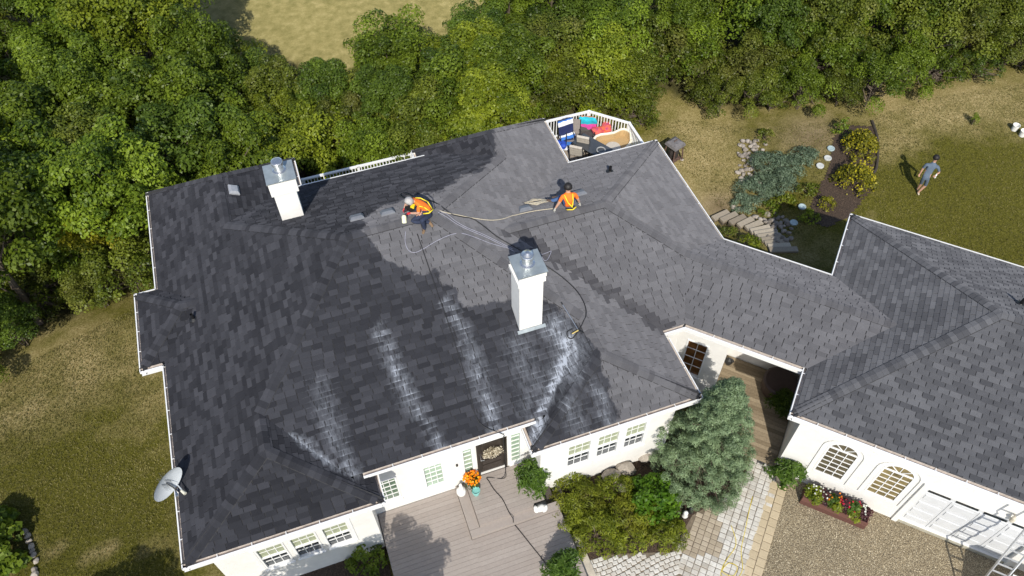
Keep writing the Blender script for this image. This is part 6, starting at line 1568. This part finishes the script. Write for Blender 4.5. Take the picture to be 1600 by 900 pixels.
def head_parts(t, hc, face, hair, r=.105, beard=False, cap=None):
    """face features and hair set on the head"""
    f = Vector(face).normalized(); s = f.cross(Vector((0, 0, 1))).normalized(); u = s.cross(f)
    m = MB(); hc = Vector(hc)
    for k in (-1, 1):
        m.lathe([(.001, -.014), (.013, 0), (.001, .014)], 8, hc + f * (r * .86) + s * (k * .034) + u * .012)
    m.build('eyes', pm('eye_dark', (.03, .02, .015), .3), t)
    m = MB(); m.tube([hc + f * (r * .88) + u * .015, hc + f * (r * 1.12) - u * .02, hc + f * (r * .92) - u * .03], [.008, .015, .010], 6); m.tube([hc + f * (r * .90) - u * .055 - s * .022, hc + f * (r * .94) - u * .058, hc + f * (r * .90) - u * .055 + s * .022], .007, 5); m.build('nose_and_mouth', SKIN, t)
    m = MB()
    for k in (-1, 1): m.rock(hc + s * (k * r * .93) - f * .01, .03, random.Random(2), (.5, 1, 1.2))
    m.build('ears', SKIN, t)
    m = MB(); V = []; K, RG = 16, 7
    for i in range(RG + 1):
        th = i / RG * 1.95
        for k in range(K):
            a = 2 * pi * k / K; d = u * cos(th) + (f * cos(a) + s * sin(a)) * sin(th)
            back = max(0, d.dot(f)); rr_ = r * (1.12 if d.dot(f) < .45 or d.dot(u) > .55 else .86) + .006 * ((i * 7 + k * 5) % 3)
            V.append(hc + Vector((d.x, d.y, d.z)) * rr_ - f * .008)
    m.add(V, [(i * K + k, i * K + (k + 1) % K, (i + 1) * K + (k + 1) % K, (i + 1) * K + k) for i in range(RG) for k in range(K)]); m.build('hair', hair, t, smooth=True)
def sash(t, pts, w, mat, name):
    m = MB()
    for a, b in zip(pts[:-1], pts[1:]): m.tube([a, b], w, 8)
    m.build(name, mat, t, smooth=True)
HAIRD = pm('hair_dark', (.012, .009, .008), .6); HAIRG = pm('hair_grey', (.40, .38, .36), .7, .2, 30)
ORS = pm('shirt_orange', (.85, .17, .015), .8, .06, 14); JEAN = pm('jeans_navy', (.018, .026, .055), .85, .25, 14); BOOT = pm('boot_tan', (.20, .13, .075), .85, .2); GLV = pm('glove_red', (.62, .03, .04), .6); YEL = pm('hi_vis_yellow', (.80, .62, .02), .6); GLVW = pm('glove_grey', (.50, .48, .42), .8)
# man walking across the lawn
J, E_ = {}, []
A = lambda px, py, z: at(px, py, z)
J['pelvis'] = (A(1447, 277, .97), (.15, .11)); J['waist'] = (A(1451, 268, 1.15), (.145, .10)); J['chest'] = (A(1456, 259, 1.38), (.165, .11)); J['neck'] = (A(1460, 252.5, 1.56), .055); J['head0'] = (A(1461.5, 249.5, 1.66), .085); J['head'] = (A(1463, 246.5, 1.77), .088)
E_ += [('pelvis', 'waist', 0), ('waist', 'chest', 0), ('chest', 'neck', 0), ('neck', 'head0', 2), ('head0', 'head', 2)]
limb(J, E_, 'L', A(1447.5, 257, 1.45), A(1441.5, 264, 1.20), A(1438, 270.5, 1.00), 0, 2, 2, None); limb(J, E_, 'R', A(1466, 261, 1.45), A(1467.5, 269.5, 1.18), A(1463.5, 272.5, 1.12), 0, 2, 2, None)
leg(J, E_, 'L', A(1443, 278, .92), A(1439.5, 286.5, .52), A(1434, 295, .14), A(1434, 298, .03), 1, 2, 3); leg(J, E_, 'R', A(1450, 279, .92), A(1446, 289.5, .50), A(1434.5, 300.5, .09), A(1436, 305, .02), 1, 2, 3)
J['knL'] = (J['knL'][0], .068); J['knR'] = (J['knR'][0], .068)
BLS = pm('shirt_slate', (.10, .135, .18), .9, .1, 14); SHR = pm('shorts_slate', (.085, .115, .155), .9, .12, 14)
t = person(A(1435, 302, 0), 'man in slate T-shirt and shorts walking over the right lawn', J, E_, None, [BLS, SHR, SKIN, pm('sandal_pale', (.45, .38, .28), .8)])
head_parts(t, A(1463, 246, 1.78), A(1463, 246, 1.78) - A(1458, 254, 1.78), HAIRD, .108)
p = A(1462, 275, 1.06); m = MB(); m.lathe([(.03, -.10), (.035, -.09), (.035, .06), (.015, .09), (.015, .12), (.001, .12)], 12, p); tag(m.build('bottle', pm('bottle_white', (.80, .80, .80), .4)), "white bottle in the walking man's right hand", 'bottle')
# worker kneeling on the ridge, spraying
J, E_ = {}, []; Z0 = hit(664, 355)[0].z
rz = lambda px, py, dz_: at(px, py, Z0 + dz_)
J['pelvis'] = (rz(670, 329, .34), (.155, .13)); J['waist'] = (rz(666, 322, .52), (.16, .12)); J['chest'] = (rz(655, 315, .66), (.18, .13)); J['neck'] = (rz(646, 313, .74), .06); J['head0'] = (rz(642, 314, .76), .085); J['head'] = (rz(638.5, 315, .78), .09)
E_ += [('pelvis', 'waist', 0), ('waist', 'chest', 0), ('chest', 'neck', 0), ('neck', 'head0', 2), ('head0', 'head', 2)]
limb(J, E_, 'L', rz(645, 310, .70), rz(635, 317, .52), rz(632, 325, .36), 0, 2, 4, None); limb(J, E_, 'R', rz(654, 322, .62), rz(654, 333, .42), rz(642, 333, .33), 0, 2, 4, None)
leg(J, E_, 'L', rz(664, 334, .34), rz(643, 345, .16), rz(668, 350, .10), rz(662, 357, .02), 1, 1, 3, (.10, .075, .055)); leg(J, E_, 'R', rz(672, 336, .32), rz(659, 344, .46), rz(664, 357, .08), rz(660, 366, -.08), 1, 1, 3, (.10, .075, .055))
J['anL'] = (rz(672, 346, .10), .055); J['toL'] = (rz(676, 355, .02), (.04, .03)); J['heL'] = (rz(670, 344, .10), .045); J['baL'] = (rz(674, 350, .05), .045)
t = person(hit(664, 352)[0], 'kneeling worker in orange shirt with red gloves spraying near the ridge', J, E_, None, [ORS, JEAN, SKIN, BOOT, GLV])
head_parts(t, rz(638.5, 315, .79), Vector((-.8, -.35, -.5)), HAIRG, .112)
def strap(pts, name, w=.016): sash(t, pts, w, YEL, name)
c0 = rz(655, 315, .66); 
strap([rz(649, 309, .84), rz(657, 309.5, .88), rz(668, 315, .74), rz(675, 326, .50)], 'harness_strap', .015); strap([rz(655, 322, .76), rz(663, 324, .68), rz(673, 331, .47)], 'harness_strap', .015); strap([rz(661, 334, .46), rz(670, 333, .52), rz(677, 327, .50)], 'harness_belt', .018)
sp = thing('sprayer_gun', rz(639, 325, .4), 'black and yellow sprayer gun with a pale bottle held by the kneeling worker', 'sprayer')
m = MB(); m.box((0, 0, 0), (.26, .12, .14), mat=Matrix.Translation(rz(640, 325, .42)) @ Matrix.Rotation(-.6, 4, 'Z') @ Matrix.Rotation(.35, 4, 'Y')); m.tube([rz(636, 327, .40), rz(631, 331, .34)], [.05, .03], 10); m.build('gun_body', HB, sp)
m = MB(); m.box((0, 0, 0), (.10, .13, .08), mat=Matrix.Translation(rz(645, 322.5, .47)) @ Matrix.Rotation(-.6, 4, 'Z')); m.build('gun_motor', YEL, sp)
m = MB(); b_ = hit(632, 349, .05)[0]; tp = rz(631, 336, .34); m.tube([b_ + (tp - b_) * .0, b_ + (tp - b_) * .8, tp], [.068, .068, .04], 12); m.build('bottle', pm('bottle_cream', (.72, .72, .50), .4), sp)
# worker sitting on the ridge, seen from behind
J, E_ = {}, []; Z1 = ZE + 1.957 + .04
rz = lambda px, py, dz_: at(px, py, Z1 + dz_)
J['pelvis'] = (rz(890, 323, .11), (.16, .12)); J['waist'] = (rz(889, 317, .28), (.15, .11)); J['chest'] = (rz(888.5, 308, .50), (.18, .12)); J['neck'] = (rz(888, 300, .66), .058); J['head0'] = (rz(887.6, 296, .74), .085); J['head'] = (rz(887.4, 292, .84), .088)
E_ += [('pelvis', 'waist', 0), ('waist', 'chest', 0), ('chest', 'neck', 0), ('neck', 'head0', 2), ('head0', 'head', 2)]
limb(J, E_, 'L', rz(879, 306, .54), rz(873.5, 317, .30), rz(868, 325, .10), 0, 2, 4, None); limb(J, E_, 'R', rz(898.5, 303, .54), rz(903, 311, .30), rz(905, 316, .10), 0, 2, 4, None)
leg(J, E_, 'L', rz(885, 321, .10), rz(880, 308, .14), rz(862, 314, .02), rz(854, 312, .02), 1, 1, 3, (.10, .075, .055)); leg(J, E_, 'R', rz(894, 320, .10), rz(894, 306, .16), rz(872, 308, .0), rz(862, 308, .0), 1, 1, 3, (.10, .075, .055))
t = person(rz(890, 325, 0), 'seated worker in orange shirt with yellow harness, back to the viewer', J, E_, None, [ORS, pm('jeans_blue', (.05, .10, .22), .85, .2), SKIN, pm('boot_dark', (.09, .06, .045), .85), GLVW])
head_parts(t, rz(887.4, 291.5, .85), Vector((.1, 1, -.1)), HAIRD, .112)
bk_ = Vector((0, -.13, 0))
sash(t, [rz(881, 303, .62) + bk_ * .3, rz(885, 312, .44) + bk_, rz(892, 319, .30) + bk_ * 1.1], .017, YEL, 'harness_strap'); sash(t, [rz(894, 301, .62) + bk_ * .3, rz(893, 310, .44) + bk_, rz(891, 319, .30) + bk_ * 1.1], .017, YEL, 'harness_strap'); sash(t, [rz(883, 323, .17) + bk_, rz(892, 322, .20) + bk_ * 1.2, rz(898, 319, .2) + bk_ * .9], .018, YEL, 'harness_belt')
